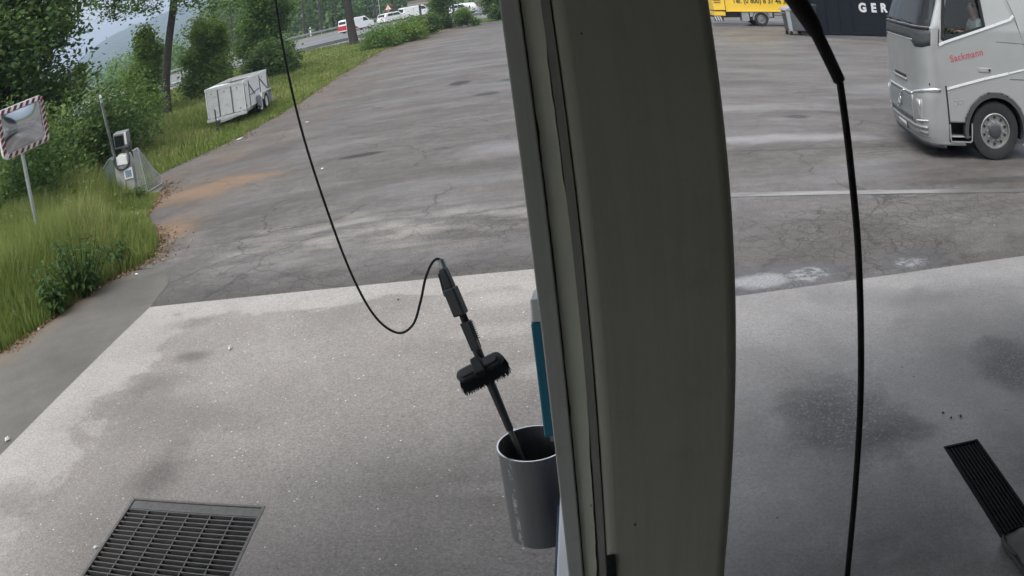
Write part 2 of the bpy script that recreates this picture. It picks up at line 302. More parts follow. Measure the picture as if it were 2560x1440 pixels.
M = dict(
    asphalt=m_asphalt(), padL=m_pad_left(), padR=m_pad_right(), path=m_path(), soil=m_soil(), bark=m_bark(),
    leaf_dark=foliage_mat('leaf_dark', (.038, .084, .030), (.085, .155, .048), (.17, .24, .07)),
    leaf_mid=foliage_mat('leaf_mid', (.048, .108, .028), (.112, .212, .05), (.21, .30, .078)),
    leaf_light=foliage_mat('leaf_light', (.070, .138, .030), (.145, .245, .052), (.26, .34, .085)),
    grass=foliage_mat('grass_blades', (.105, .160, .036), (.20, .265, .065), (.38, .365, .16), .4),
    weed=foliage_mat('weed_leaves', (.026, .062, .020), (.046, .098, .030), (.085, .14, .04)),
    litter=foliage_mat('litter_flakes', (.09, .05, .025), (.18, .11, .055), (.28, .21, .12), .05),
    pale=foliage_mat('pale_flowers', (.3, .3, .2), (.42, .42, .32), (.6, .6, .5), .2),
    road=pm('road_asphalt', (.13, .13, .13), .75, 0, .12, .2), steel=pm('galvanised_steel', (.42, .44, .45), .42, .75, .12, 8, dirt=.25),
    paintgrey=pm('grey_paint', (.27, .28, .285), .45, 0, .08, 6, dirt=.2), darkgrey=pm('dark_grey_plastic', (.045, .048, .052), .5, 0, .15, 8),
    black=pm('black_rubber', (.012, .012, .014), .6, 0, .2, 20), blackgloss=pm('black_gloss', (.012, .013, .016), .2, 0, .1, 8),
    white=pm('white_paint', (.66, .66, .65), .4, 0, .05, 4, dirt=.12), whitecar=pm('white_car_paint', (.72, .73, .73), .25, 0, .02, 2, coat=.5),
    red=pm('red_paint', (.42, .02, .03), .3, 0, .06, 4, coat=.4), yellow=pm('yellow_paint', (.80, .52, .05), .38, 0, .05, 2, dirt=.15, dcol=(.3, .19, .05)),
    rubber=pm('tyre_rubber', (.016, .016, .017), .75, 0, .25, 14, bump=.3, bs=40),
    silver=pm('silver_paint', (.35, .355, .35), .38, .4, .03, 1.5, coat=.25),
    dalu=pm('dirty_wheel', (.30, .30, .29), .45, .65, .2, 9, dirt=.5), chrome=pm('bright_trim', (.78, .79, .80), .16, .95, .05, 5), alu=pm('wheel_aluminium', (.55, .56, .57), .3, .9, .08, 9, dirt=.35),
    glass=m_glass('cab_glass', (.22, .28, .29)), sideglass=m_glass('side_glass', (.66, .71, .71), .25), trim=pm('pale_trim', (.72, .73, .73), .35, .2), darkglass=pm('dark_glass', (.012, .015, .018), .06, 0, .1, 3),
    conc=pm('old_concrete', (.11, .105, .098), .85, 0, .25, 3, bump=.6, bs=40, dirt=.4), pit=pm('pit_concrete', (.05, .048, .045), .9, 0, .3, 4),
    skin=pm('skin', (.42, .25, .18), .5, 0, .06, 10), hair=pm('hair', (.03, .02, .015), .6), shirt=pm('pale_shirt', (.55, .58, .56), .85, 0, .08, 9),
    blue=pm('teal_blue_paint', (.03, .20, .31), .35, 0, .08, 4, dirt=.1), navy=pm('dark_blue_paint', (.012, .03, .09), .4, 0, .1, 4),
)
# ---------------------------------------------------------------- setting
def structure(name, mb, mat, **k):
    return tag(mb.build(name, mat, **k), kind='structure')
def rect_with_hole(mb, A, Bq, hole, z):
    (x0, y0), (x1, y1) = A, Bq; hx0, hy0, hx1, hy1 = hole
    for a, b, c, d in ((x0, y0, hx0, y1), (hx1, y0, x1, y1), (hx0, y0, hx1, hy0), (hx0, hy1, hx1, y1)):
        mb.add([(a, b, z), (c, b, z), (c, d, z), (a, d, z)], [(0, 1, 2, 3)])
gm = MB(); rect_with_hole(gm, (-2600, -280), (2600, 2800), (-5.2, -3, 12, 6.8), -.02); structure('ground', gm, M['soil'])
EDGE = [(-7.31, 7.02), (-7.04, 8.08), (-6.85, 9.29), (-6.37, 10.15), (-6.66, 11.09), (-8.0, 13.0), (-8.75, 15.0), (-10.3, 17.6), (-9.35, 21.2), (-9.2, 26.4), (-9.95, 35.3), (-10.9, 47.8), (-10.6, 58), (-9.2, 66), (-5.6, 68)]
ed = catmull([(x, y, 0) for x, y in EDGE], 10)
ed = [(p.x + rs.uniform(-.05, .05) * (1 + p.y / 30), p.y + rs.uniform(-.05, .05)) for p in ed]
# yard: everything in front of the pads
k0 = min(range(len(ed)), key=lambda i: abs(ed[i][1] - 9.9) + abs(ed[i][0] + 6.4))
ym = MB(); poly = [(-5.36, 8.95), (-5.8, 9.75)] + ed[k0:] + [(20, 70), (70, 72), (70, 11.3), (12, 7.64), (1.232, 6.927), (.3, 6.865), (.3, 8.10), (-5.25, 8.148)]
ym.add([(x, y, 0) for x, y in poly], [tuple(range(len(poly)))]); structure('yard', ym, M['asphalt'])
pmb = MB(); poly = [(-5.36, 8.95), (-5.25, 8.148), (-5.33, 4.58), (-5.36, -4), (-9.2, -4), (-8.3, 3.5)] + ed[:k0] + [(-5.8, 9.75)]
pmb.add([(x, y, .004) for x, y in poly], [tuple(range(len(poly)))]); structure('path', pmb, M['path'])
GR = (-3.37, 2.45, -2.215, 4.085)    # hole of the floor grate
lm = MB(); zz = .008
for q in ([(-5.25, 8.148), (-5.33, 4.58), (GR[0], GR[3] + .3), (.3, GR[3] + .3), (.3, 8.10)], [(-5.33, 4.58), (-5.36, -4), (GR[0], -4), (GR[0], GR[3] + .3)],
          [(GR[0], -4), (GR[2], -4), (GR[2], GR[1]), (GR[0], GR[1])], [(GR[2], -4), (.3, -4), (.3, GR[3] + .3), (GR[2], GR[3] + .3)], [(GR[0], GR[3]), (GR[2], GR[3]), (GR[2], GR[3] + .3), (GR[0], GR[3] + .3)]):
    lm.add([(x, y, zz) for x, y in q], [tuple(range(len(q)))])
structure('wash_pad', lm, M['padL'])
DR = (2.235, 1.6, 2.53, 4.0)
rm = MB()
for q in ([(.3, 6.865), (1.232, 6.927), (12, 7.64), (12, DR[3]), (.3, DR[3])], [(.3, DR[3]), (DR[0], DR[3]), (DR[0], -4), (.3, -4)], [(DR[2], DR[3]), (12, DR[3]), (12, -4), (DR[2], -4)], [(DR[0], DR[1]), (DR[2], DR[1]), (DR[2], -4), (DR[0], -4)]):
    rm.add([(x, y, zz) for x, y in q], [tuple(range(len(q)))])
structure('wash_pad', rm, M['padR'])
# shallow concrete gutter crossing the yard on the right
gu = MB(); pts = [(1.0, 10.28), (1.9, 10.2), (3.5, 10.02), (5.2, 9.83), (6.6, 9.68), (9.5, 9.4), (14, 9.2)]
for i in range(len(pts) - 1):
    (a, b), (c, d) = pts[i], pts[i + 1]; gu.add([(a, b - .10, .005), (c, d - .10, .005), (c, d + .09, .005), (a, b + .09, .005)], [(0, 1, 2, 3)])
def m_gutter():
    g = G('gutter_concrete'); X, Y, Z = g.sep(); b = g.ramp(g.noise(g.map(g.obj, (.6, 3, 1)), 1.2, 6, .6), (.3, (.11, .105, .10)), (.65, (.27, .265, .26)))
    b = g.mix(g.math('MULTIPLY', g.mr(X, 3.6, 6.5), .75), b, (.045, .042, .042)); return g.principled(b, .6, 0, g.bump(g.noise(None, 60, 3), .4, .006))
structure('gutter_strip', gu, m_gutter())
# highway beyond the verge
NR = catmull([(-75, 34, 0), (-60, 42, 0), (-45, 50.5, 0), (-33, 57.2, 0), (-24.5, 61.3, 0), (-17.2, 66.2, 0), (-12.5, 70.5, 0), (-5, 79, 0), (6, 94, 0), (20, 116, 0), (40, 150, 0)], 4)
FR = [(p.x - 22 - i * .25, p.y + 62) for i, p in enumerate(NR)]
rd = MB()
for i in range(len(NR) - 1):
    a, b = NR[i], NR[i + 1]; rd.add([(a.x - .9, a.y + 1.2, -.004), (b.x - .9, b.y + 1.2, -.004), (FR[i + 1][0], FR[i + 1][1], -.004), (FR[i][0], FR[i][1], -.004)], [(0, 1, 2, 3)])
structure('highway_road', rd, M['road'])
lnm = MB()
for k, wd in ((.14, .1), (.52, .1), (.86, .12)):
    for i in range(len(NR) - 1):
        a, b = NR[i], NR[i + 1]; p = [a.x + (FR[i][0] - a.x) * k, a.y + (FR[i][1] - a.y) * k]; q = [b.x + (FR[i + 1][0] - b.x) * k, b.y + (FR[i + 1][1] - b.y) * k]
        lnm.add([(p[0], p[1], .002), (q[0], q[1], .002), (q[0], q[1] + .35, .002), (p[0], p[1] + .35, .002)], [(0, 1, 2, 3)])
structure('road_lines', lnm, M['white'])
# wooded hill
hm = MB(); na, nr = 90, 26; azs = np.linspace(-60, 25, na); rr = np.linspace(900, 2300, nr)
def ridge(az): return float(np.interp(az, [-60, -40, -36, -35, -33.6, -31.3, -29, -27, -23, -18, -8, 25], [1.2, 1.35, 1.9, 2.25, 3.1, 3.75, 4.1, 4.35, 4.7, 4.3, 3.0, 1.5]))
for i, az in enumerate(azs):
    for j, r in enumerate(rr):
        t = j / (nr - 1); s_ = 3 * t * t - 2 * t ** 3; pk = s_ if t < .75 else s_ * (1 - (t - .75) * .9)
        z = math.tan(R_(ridge(az))) * 1900 * pk * 1.0 + rs.uniform(-5, 5) * (t > .15)
        hm.v.append((r * math.sin(R_(az)), r * math.cos(R_(az)), max(-.5, z)))
for i in range(na - 1):
    for j in range(nr - 1): hm.f.append((i * nr + j, (i + 1) * nr + j, (i + 1) * nr + j + 1, i * nr + j + 1)); hm.m.append(0)
def m_hill():
    g = G('hill_forest'); b = g.ramp(g.noise(None, .03, 8, .65), (.3, (.018, .035, .014)), (.7, (.045, .070, .024))); return g.principled(b, 1, 0, g.bump(g.noise(None, .05, 6), 1, 12), 0)
structure('hill', hm, m_hill(), smooth=True)
# wash hall: roof over pads, cut for shade; unseen walls added to shape light
rf = MB(); rf.prism([(-4.4, -1.8), (7.5, -1.8), (7.5, 5.3), (.3, 4.5), (-1.6, 3.2), (-4.0, 2.3)], 3.66, 3.9, lambda u, v, w_: (u, v, w_)); structure('wash_hall_roof', rf, pm('roof_sheet', (.14, .14, .135), .6, 0, .1, 2))
bw = MB(); bw.span((-3.0, -1.8, -.01), (7.5, -1.6, 3.659)); bw.span((5.4, -1.599, -.01), (5.6, 4.2, 3.659)); structure('added_light_wall', bw, pm('added_wall', (.5, .5, .47), .7, 0, .1, 2))
# ---------------------------------------------------------------- near things in the wash hall
# clad column in front of the camera
cx = 1.5
colm = empty('column', (.1, 1.62, 0))
tag(colm, 'wide dark grey clad column filling the middle of the view', 'column')
def m_clad(name, c, vs=3):
    g = G(name); b = g.mix(g.noise(None, vs, 6, .6), tuple(x * .85 for x in c), tuple(x * 1.12 for x in c))
    sp = g.math('MULTIPLY', g.mr(g.math('ADD', g.voro(g.map(g.obj, (1, 1, .7)), 15), g.math('MULTIPLY', g.noise(None, 60, 3), .08)), .075, .10, 1, 0), g.ramp(g.noise(None, 4.3, 2), (.5, 0), (.56, 1)))
    b = g.mix(g.math('MULTIPLY', g.ramp(g.noise(g.map(g.obj, (1, 1, .05)), 24, 8, .7), (.45, 0), (.75, 1)), .35), b, tuple(x * .55 for x in c))
    b = g.mix(g.math('MULTIPLY', g.ramp(g.noise(None, 9, 8, .75), (.55, 0), (.72, 1)), .3), b, tuple(x * .6 for x in c))
    b = g.mix(g.math('MULTIPLY', sp, .7), b, (.04, .037, .03))
    return g.principled(b, .62, 0, g.bump(g.noise(None, 90, 3), .12, .003), .35)
def off(o): o.location = -Vector(colm.location); return o
cm = MB(); cm.span((-.028, 1.50, -.01), (.266, 1.78, 3.659)); off(cm.build('cladding_panel', m_clad('column_face', (.52, .50, .435)), colm, smooth=True, bevel=.026, seg=5))
cm = MB(); cm.span((-.118, 1.512, -.01), (-.0835, 1.70, 3.659)); off(cm.build('edge_profile', m_clad('column_edge', (.70, .695, .675)), colm, bevel=.003))
sm_ = MB(); n = 120; vs_ = []; fs_ = []
for i in range(n + 1):
    z = 0.2 + 2.68 * i / n; wl = -.0805 + rs.uniform(-.0006, .0006); wr = -.0455 + rs.uniform(-.0012, .0012) + .002 * math.sin(z * 9) - max(0, 1.95 - z) * .022
    if abs(z - 2.06) < .012 or abs(z - 2.62) < .012: wl += .003
    vs_ += [(wl, 1.524, z), (wr, 1.52, z), (wr, 1.56, z), (wl, 1.56, z)]
for i in range(n):
    a = 4 * i; b = a + 4; fs_ += [(a, a + 1, b + 1, b), (a + 1, a + 2, b + 2, b + 1), (a + 3, a, b, b + 3)]
fs_.append((4 * n, 4 * n + 1, 4 * n + 2, 4 * n + 3)); sm_.add(vs_, fs_); off(sm_.build('sealant_strip', m_clad('sealant', (.93, .92, .80), 7), colm))
cm = MB(); cm.span((-.0814, 1.548, -.01), (-.029, 1.75, 3.659)); off(cm.build('groove_back', pm('groove', (.6, .59, .5), .7), colm))
cm = MB(); cm.span((-.0445, 1.512, -.01), (-.0285, 1.546, 3.659)); off(cm.build('side_return', m_clad('column_return', (.45, .44, .41)), colm))
cm = MB(); cm.span((-.0275, 1.493, 1.30), (-.005, 1.4995, 1.665)); off(cm.build('slot_cover', M['black'], colm, bevel=.002))

# pay terminal on the far side of the column
pt = empty('pay_terminal', (-.1, 2.75, 0)); tag(pt, 'teal blue cabinet with white top peeking out left of the column', 'pay terminal')
def rel(o, p): o.location = -Vector(p.location); return o
fx = lambda u, v, w_: (w_, u, v)
tm = MB(); tm.prism([(2.62, 1.345), (2.86, 1.345), (2.86, 1.78), (2.62, 1.78)], -.236, .2, fx); rel(tm.build('body', M['blue'], pt, bevel=.006), pt)
tm = MB(); tm.prism([(2.622, 1.782), (2.86, 1.782), (2.86, 1.806), (2.65, 1.852)], -.232, .2, fx); rel(tm.build('white_head', pm('bright_white', (.86, .86, .85), .4, 0, .03), pt, bevel=.006), pt)
tm = MB(); tm.span((-.22, 2.66, 1.30), (-.19, 2.7, 1.344)); rel(tm.build('foot_bracket', M['steel'], pt), pt)
tm = MB(); tm.box((-.239, 2.74, 1.565), (.008, .03, .10)); rel(tm.build('side_lock', M['black'], pt, bevel=.003), pt)
tm = MB(); tm.span((-.05, 2.70, .006), (.16, 2.84, 1.344)); rel(tm.build('pedestal', M['navy'], pt), pt)
# low blue cabinet with white lid beside the column
lc = empty('low_cabinet', (-.1, 2.45, 0)); tag(lc, 'low dark blue cabinet with a white lid, below the steel bin', 'cabinet')
a = MB(); a.span((-.246, 1.95, .006), (.2, 2.95, .80)); rel(a.build('body', M['navy'], lc, bevel=.01), lc)
a = MB(); a.span((-.232, 1.93, .803), (.21, 2.97, .83)); rel(a.build('lid', pm('lid_white', (.88, .88, .87), .35, 0, .03), lc, bevel=.005), lc)
a = MB(); a.box((-.205, 2.35, .838), (.02, .012, .018)); rel(a.build('lid_catch', M['black'], lc, bevel=.003), lc); a = MB(); a.box((-.20, 2.14, .838), (.012, .02, .014)); rel(a.build('lid_catch', M['steel'], lc, bevel=.003), lc)

# steel bin used as brush holder, on a post
BX, BY, BT, BB = -.352, 3.30, .912, .385; br_ = .158
bn = empty('steel_bin', (BX, BY, 0)); tag(bn, 'round grey steel bin with a bright rim on a post', 'bin')
def m_bin():
    g = G('bin_steel'); v = g.map(g.obj, (1, 1, .15)); n_ = g.noise(v, 14, 5)
    b = g.ramp(n_, (.3, (.21, .21, .208)), (.7, (.30, .30, .296))); X, Y, Z = g.sep()
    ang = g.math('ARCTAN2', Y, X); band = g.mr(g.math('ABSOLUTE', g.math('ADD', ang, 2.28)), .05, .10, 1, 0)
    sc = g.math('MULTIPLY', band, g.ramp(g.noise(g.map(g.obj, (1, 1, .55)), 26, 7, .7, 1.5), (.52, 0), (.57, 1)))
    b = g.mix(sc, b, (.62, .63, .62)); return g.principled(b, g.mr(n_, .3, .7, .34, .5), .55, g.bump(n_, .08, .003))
a = MB(); a.lathe([(br_ - .004, BB), (br_, BB + .004), (br_, BT), (br_ - .004, BT), (br_ - .004, BB + .02), (.0, BB + .02)], n=56); a.lathe([(0, BB), (br_ - .004, BB)], n=56)
a.build('body', m_bin(), bn, smooth=True)
a = MB(); a.lathe([(br_ - .004, BT - .001), (br_ + .003, BT - .001), (br_ + .003, BT + .004), (br_ - .004, BT + .004), (br_ - .004, BT - .001)], n=56); a.build('rim', M['chrome'], bn, smooth=True)
a = MB(); a.lathe([(0, BB + .17), (br_ - .006, BB + .17)], n=40); a.build('bottom_water', pm('dark_water', (.008, .008, .01), .25), bn)
a = MB(); a.span((.06, -.055, .006), (.10, -.015, BB + .3)); a.span((.05, -.08, .006), (.15, .02, .016)); a.span((.05, -.05, BB + .28), (.10, -.02, BB + .3)); a.build('post', M['navy'], bn, bevel=.004)

# foam brush with its lance, standing in the bin
def Pq(t, side=0, up=0):  # point along the lance, t in metres from its top
    return A0 + AX * (t * .83) + AS * side * 1.05 + AU * up * 1.05
A0 = Vector((-.668, 3.55, 1.715)); A1 = Vector((-.36, 3.30, .62)); AX = (A1 - A0).normalized()
AS = AX.cross(Vector((.1, 1, .35))).normalized(); AU = AS.cross(AX).normalized()
if AU.y > 0: AU = -AU
if AS.x < 0: AS = -AS
wb = empty('wash_brush', tuple(A1)); tag(wb, 'black foam brush lance with bristle head standing in the steel bin', 'wash brush')
def wbuild(mb, name, mat, **k): return rel(mb.build(name, mat, wb, **k), wb)
def sec(mb, t0, t1, w0, w1, d0, d1, s0=0, s1=0):
    vs = []
    for t, w_, d_, s_ in ((t0, w0, d0, s0), (t1, w1, d1, s1)): vs += [Pq(t, s_ + i * w_ / 2, j * d_ / 2) for i, j in ((-1, -1), (1, -1), (1, 1), (-1, 1))]
    mb.add(vs, [(0, 3, 2, 1), (4, 5, 6, 7), (0, 1, 5, 4), (1, 2, 6, 5), (2, 3, 7, 6), (3, 0, 4, 7)])
a = MB(); a.tube([Pq(-.005), Pq(.045)], [.014, .016], 12); wbuild(a, 'hose_coupling', M['steel'], smooth=True)
a = MB(); sec(a, .04, .15, .032, .040, .036, .040); sec(a, .148, .30, .052, .054, .05, .05, -.002, 0); wbuild(a, 'trigger_grip', M['darkgrey'], bevel=.008, seg=3)
a = MB(); sec(a, .06, .185, .010, .018, .030, .034, -.026, -.034); wbuild(a, 'trigger', M['black'], bevel=.004)
a = MB(); a.tube([Pq(.30), Pq(.345)], .017, 12); wbuild(a, 'neck', M['black'], smooth=True)
a = MB(); sec(a, .345, .50, .040, .036, .036, .034)
for k in range(9): sec(a, .352 + k * .0115, .357 + k * .0115, .010, .010, .024, .024, .024, .024)
wbuild(a, 'ribbed_grip', M['darkgrey'], bevel=.003)
a = MB(); sec(a, .43, .505, .022, .022, .004, .004, .008, .008); wbuild(a, 'sticker', pm('yellow_sticker', (.72, .55, .22), .5, 0, .3, 40), bevel=.001); wb.children[-1].location += AU * .025 + AS * .006
a = MB(); a.tube([Pq(.50), Pq(.66), Pq(.98)], [.0215, .0215, .0175], 14); wbuild(a, 'lance_tube', M['darkgrey'], smooth=True)
a = MB(); a.tube([Pq(.978), Pq(1.12), Pq(1.30)], .0125, 12); wbuild(a, 'lance_end', pm('lance_metal', (.20, .20, .18), .45, .6, .2, 20), smooth=True)
# brush head lying across the lance
HC = Pq(.60, 0, .03); HX = Vector((.90, .10, .36)).normalized(); HN = Vector((-.12, -.62, .77)).normalized(); HN = (HN - HX * HN.dot(HX)).normalized(); HY = HN.cross(HX)
if HY.z < 0: HY = -HY
def hp(x, y, z): return HC + HX * x + HY * y + HN * z
def stad(l, w_, n=10):
    r = w_ / 2; pts = []
    for k in range(n + 1): an = -math.pi / 2 + math.pi * k / n; pts.append((l / 2 - r + r * math.cos(an), r * math.sin(an)))
    for k in range(n + 1): an = math.pi / 2 + math.pi * k / n; pts.append((-l / 2 + r + r * math.cos(an), r * math.sin(an)))
    return pts
a = MB(); a.prism(stad(.222, .062), 0, .03, hp); a.prism(stad(.188, .040), .03, .042, hp); wbuild(a, 'head_block', M['darkgrey'], smooth=True, bevel=.006, seg=3)
a = MB(); a.prism([(-.026, -.040), (.026, -.040), (.022, .042), (-.022, .042)], -.002, .052, hp); wbuild(a, 'head_clamp', M['black'], bevel=.008, seg=3)
bv, bf = [], []
for (px_, py_) in [(x, y) for x in np.linspace(-.104, .104, 38) for y in np.linspace(-.030, .030, 12)]:
    if abs(px_) > .073 and (abs(px_) - .073) ** 2 + py_ ** 2 > .036 ** 2: continue
    for q in range(3):
        jx, jy = rs.uniform(-.004, .004, 2); ln = rs.uniform(.034, .044); fl = 1 + .28
        p0 = hp(px_ + jx, py_ + jy, .002); p1 = hp((px_ + jx) * 1.10 - .006 + rs.uniform(-.004, .004), (py_ + jy) * 1.25 - .030 + rs.uniform(-.004, .004), -ln)
        s1 = HX * .0022; s2 = HY * .0022; b0 = len(bv); bv += [p0 - s1, p0 + s1, p1 + s1 * .5, p1 - s1 * .5, p0 - s2, p0 + s2, p1 + s2 * .5, p1 - s2 * .5]; bf += [(b0, b0 + 1, b0 + 2, b0 + 3), (b0 + 4, b0 + 5, b0 + 6, b0 + 7)]
a = MB(); a.add(bv, bf); tag(wbuild(a, 'bristles', pm('black_bristle', (.022, .023, .025), .6)), kind='stuff')

# thin pressure hose hanging from the ceiling boom to the brush
HP = [(-1.27, 3.62, 3.665), (-1.275, 3.61, 3.6), (-1.289, 3.6, 3.04), (-1.242, 3.6, 2.455), (-1.152, 3.6, 1.924), (-1.087, 3.6, 1.63), (-1.015, 3.59, 1.455), (-.925, 3.58, 1.381), (-.845, 3.57, 1.42), (-.79, 3.56, 1.53), (-.75, 3.55, 1.635), (-.712, 3.55, 1.702), (-.685, 3.55, 1.722), tuple(A0)]
a = MB(); a.tube(catmull(HP, 10), .0058, 10); tag(a.build('pressure_hose', M['black'], smooth=True), 'thin black hose looping down from above to the wash brush', 'hose')
# thick hose with a kink sleeve, close to the lens on the right
hs_ = empty('vacuum_hose', (.7, 1.9, 0)); tag(hs_, 'thick black hose hanging close to the lens in front of the truck', 'hose')
H2 = [(.654, 1.9, 2.634), (.663, 1.9, 2.5), (.672, 1.9, 2.372), (.684, 1.9, 2.23), (.694, 1.9, 2.092), (.707, 1.9, 1.93), (.722, 1.9, 1.754), (.745, 1.9, 1.45), (.78, 1.9, 1.054), (.84, 1.92, .6), (.93, 1.98, .2), (1.0, 2.1, .03), (1.1, 2.4, .022)]
a = MB(); a.tube(catmull(H2, 8), .0105, 14); rel(a.build('hose_tube', M['black'], hs_, smooth=True), hs_)
S = [Vector((.605, 1.9, 2.752)), Vector((.654, 1.9, 2.634))]; sdv = (S[1] - S[0]).normalized()
a = MB(); a.tube([S[0] - sdv * .03, S[0] - sdv * .012, S[0], S[1] - sdv * .004, S[1]], [.0235, .0235, .0185, .0175, .014], 16); rel(a.build('kink_sleeve', M['black'], hs_, smooth=True), hs_)
a = MB(); a.tube([S[0] - sdv * .028, S[0] + Vector((-.035, 0, .07)), S[0] + Vector((-.10, 0, .19)), S[0] + Vector((-.17, 0, .36))], [.025, .028, .032, .033], 16); rel(a.build('swivel_elbow', M['black'], hs_, smooth=True), hs_)
a = MB(); a.bar((.435, 1.9, 3.08), (.30, 1.9, 3.665), .05, .06); rel(a.build('boom_arm', M['darkgrey'], hs_), hs_)

# floor grate in the left pad
fg = empty('floor_grate', (GR[0], GR[1], 0)); tag(fg, 'rectangular steel grate set in the worn pad at bottom left', 'floor grate')
gmat = pm('grate_steel', (.135, .132, .128), .5, .5, .25, 10, dirt=.55, dcol=(.10, .06, .035))
x0, y0, x1, y1 = 0, 0, GR[2] - GR[0], GR[3] - GR[1]
a = MB(); a.span((x0, y0, -.03), (x0 + .022, y1, .012)); a.span((x1 - .022, y0, -.03), (x1, y1, .012)); a.span((x0 + .022, y0, -.03), (x1 - .022, y0 + .022, .012)); a.span((x0 + .022, y1 - .022, -.03), (x1 - .022, y1, .012)); a.build('frame', gmat, fg)
a = MB(); a.span((x0 + .026, y1 - .125, -.004), (x1 - .026, y1 - .026, .006)); a.build('cover_plate', gmat, fg, bevel=.002)
a = MB(); a.span((x0, y0, -.62), (x1, y1, -.6)); a.span((x0 - .01, y0, -.6), (x0 - .001, y1, 0)); a.span((x1 + .001, y0, -.6), (x1 + .01, y1, 0)); a.span((x0, y0 - .01, -.6), (x1, y0 - .001, 0)); a.span((x0, y1 + .001, -.6), (x1, y1 + .01, 0)); a.build('pit', M['pit'], fg)
pitch = .0545; barme = None
for k in range(27):
    y = y1 - .128 - .012 - k * pitch
    if y < y0 + .03: break
    if barme is None:
        a = MB(); a.span((x0 + .024, -.0055, -.028), (x1 - .024, .0055, .007)); o = a.build('bar', gmat, fg); barme = o.data
    else: o = bpy.data.objects.new('bar', barme); col.objects.link(o); o.parent = fg
    o.location = (0, y, 0)
cb = None
for k in range(5):
    x = x0 + .026 + (x1 - .052) * (k + 1) / 6
    if cb is None: a = MB(); a.span((-.0045, y0 + .024, -.026), (.0045, y1 - .127, .004)); o = a.build('cross_bar', gmat, fg); cb = o.data
    else: o = bpy.data.objects.new('cross_bar', cb); col.objects.link(o); o.parent = fg
    o.location = (x, 0, 0)
# slotted channel drain in the right pad
dg_ = empty('channel_drain', (DR[0], DR[1], 0)); tag(dg_, 'narrow black slotted drain channel in the right pad', 'channel drain')
dmat = pm('drain_iron', (.006, .006, .008), .8, 0, .2, 20, spec=.15); w_, l_ = DR[2] - DR[0], DR[3] - DR[1]
a = MB(); a.span((0, 0, -.03), (.018, l_, .010)); a.span((w_ - .018, 0, -.03), (w_, l_, .010)); a.span((.018, l_ - .02, -.03), (w_ - .018, l_, .010)); a.build('frame', dmat, dg_)
a = MB(); a.span((0, 0, -.32), (w_, l_, -.3)); a.span((-.01, 0, -.3), (-.001, l_, 0)); a.span((w_ + .001, 0, -.3), (w_ + .01, l_, 0)); a.span((0, l_ + .001, -.3), (w_, l_ + .01, 0)); a.span((0, -.01, -.3), (w_, -.001, 0)); a.build('trough', M['pit'], dg_)
sl = None
for k in range(9):
    if sl is None: a = MB(); a.span((-.009, 0, -.02), (.009, l_ - .024, .002)); o = a.build('slat', dmat, dg_); sl = o.data
    else: o = bpy.data.objects.new('slat', sl); col.objects.link(o); o.parent = dg_
    o.location = (.018 + (w_ - .036) * (k + .5) / 9, 0, 0)
# rough concrete lump over the drain end
bm = bmesh.new(); bmesh.ops.create_cube(bm, size=1); bmesh.ops.subdivide_edges(bm, edges=bm.edges, cuts=9, use_grid_fill=True)
for v in bm.verts:
    x, y, z = v.co; rr_ = max(abs(x), abs(y)); v.co.x = x * 1.25 + .02 * math.sin(y * 31) + rs.uniform(-.006, .006); v.co.y = y * .95 + .015 * math.sin(x * 27) + rs.uniform(-.006, .006)
    v.co.z = (z + .5) * .13 * (1 - .55 * max(0, rr_ - .36) / .14 * (z > 0)) + (rs.uniform(-.004, .004) + .008 * math.sin(x * 13 + y * 9)) * (z > 0)
me = bpy.data.meshes.new('concrete_block'); bm.to_mesh(me); bm.free(); me.materials.append(M['conc']); me.polygons.foreach_set('use_smooth', [True] * len(me.polygons))
o = bpy.data.objects.new('concrete_block', me); col.objects.link(o); o.location = (2.86, 2.50, .0085); o.rotation_euler = (0, 0, .05); tag(o, 'rough low concrete block over the end of the drain channel', 'concrete block')
# ---------------------------------------------------------------- things at the yard's edge
# traffic mirror (tilted square mirror on a pole)
TL, TR, BL, BR = Vector((-9.092, 10.114, 2.929)), Vector((-8.733, 11.197, 2.976)), Vector((-9.086, 10.187, 2.088)), Vector((-8.811, 11.199, 2.141))
mc = (TL + TR + BL + BR) / 4
tmr = empty('traffic_mirror', (mc.x - .02, mc.y - .05, 0)); tag(tmr, 'convex traffic mirror with red and white striped frame on a pole', 'traffic mirror')
ux = ((TR - TL) + (BR - BL)).normalized(); uy = ((TL - BL) + (TR - BR)); uy = (uy - ux * uy.dot(ux)).normalized(); un = ux.cross(uy)
if un.x < 0: un = -un
MW, MH = 1.13, .85
def mp_(u, v, w_): return mc + ux * u + uy * v + un * w_
def rrect(w_, h, r, n=6):
    p = []
    for cx_, cy_, a0 in ((w_ / 2 - r, h / 2 - r, 0), (-w_ / 2 + r, h / 2 - r, 90), (-w_ / 2 + r, -h / 2 + r, 180), (w_ / 2 - r, -h / 2 + r, 270)):
        for k in range(n + 1): an = R_(a0 + 90 * k / n); p.append((cx_ + r * math.cos(an), cy_ + r * math.sin(an)))
    return p
a = MB(); o_ = rrect(MW, MH, .11); i_ = rrect(MW - .17, MH - .17, .08); n = len(o_)
vs = [mp_(u, v, .02) for u, v in o_] + [mp_(u, v, .035) for u, v in i_] + [mp_(u, v, -.03) for u, v in o_] + [mp_(u, v, .0) for u, v in i_]
fs = []
for k in range(n):
    j = (k + 1) % n; fs += [(k, j, n + j, n + k), (k, 2 * n + k, 2 * n + j, j), (n + k, n + j, 3 * n + j, 3 * n + k)]
fs.append(tuple(range(3 * n - 1, 2 * n - 1, -1))); a.add(vs, fs); rel(a.build('frame', M['white'], tmr), tmr)
stripe = pm('stripe_red', (.13, .025, .028), .6)
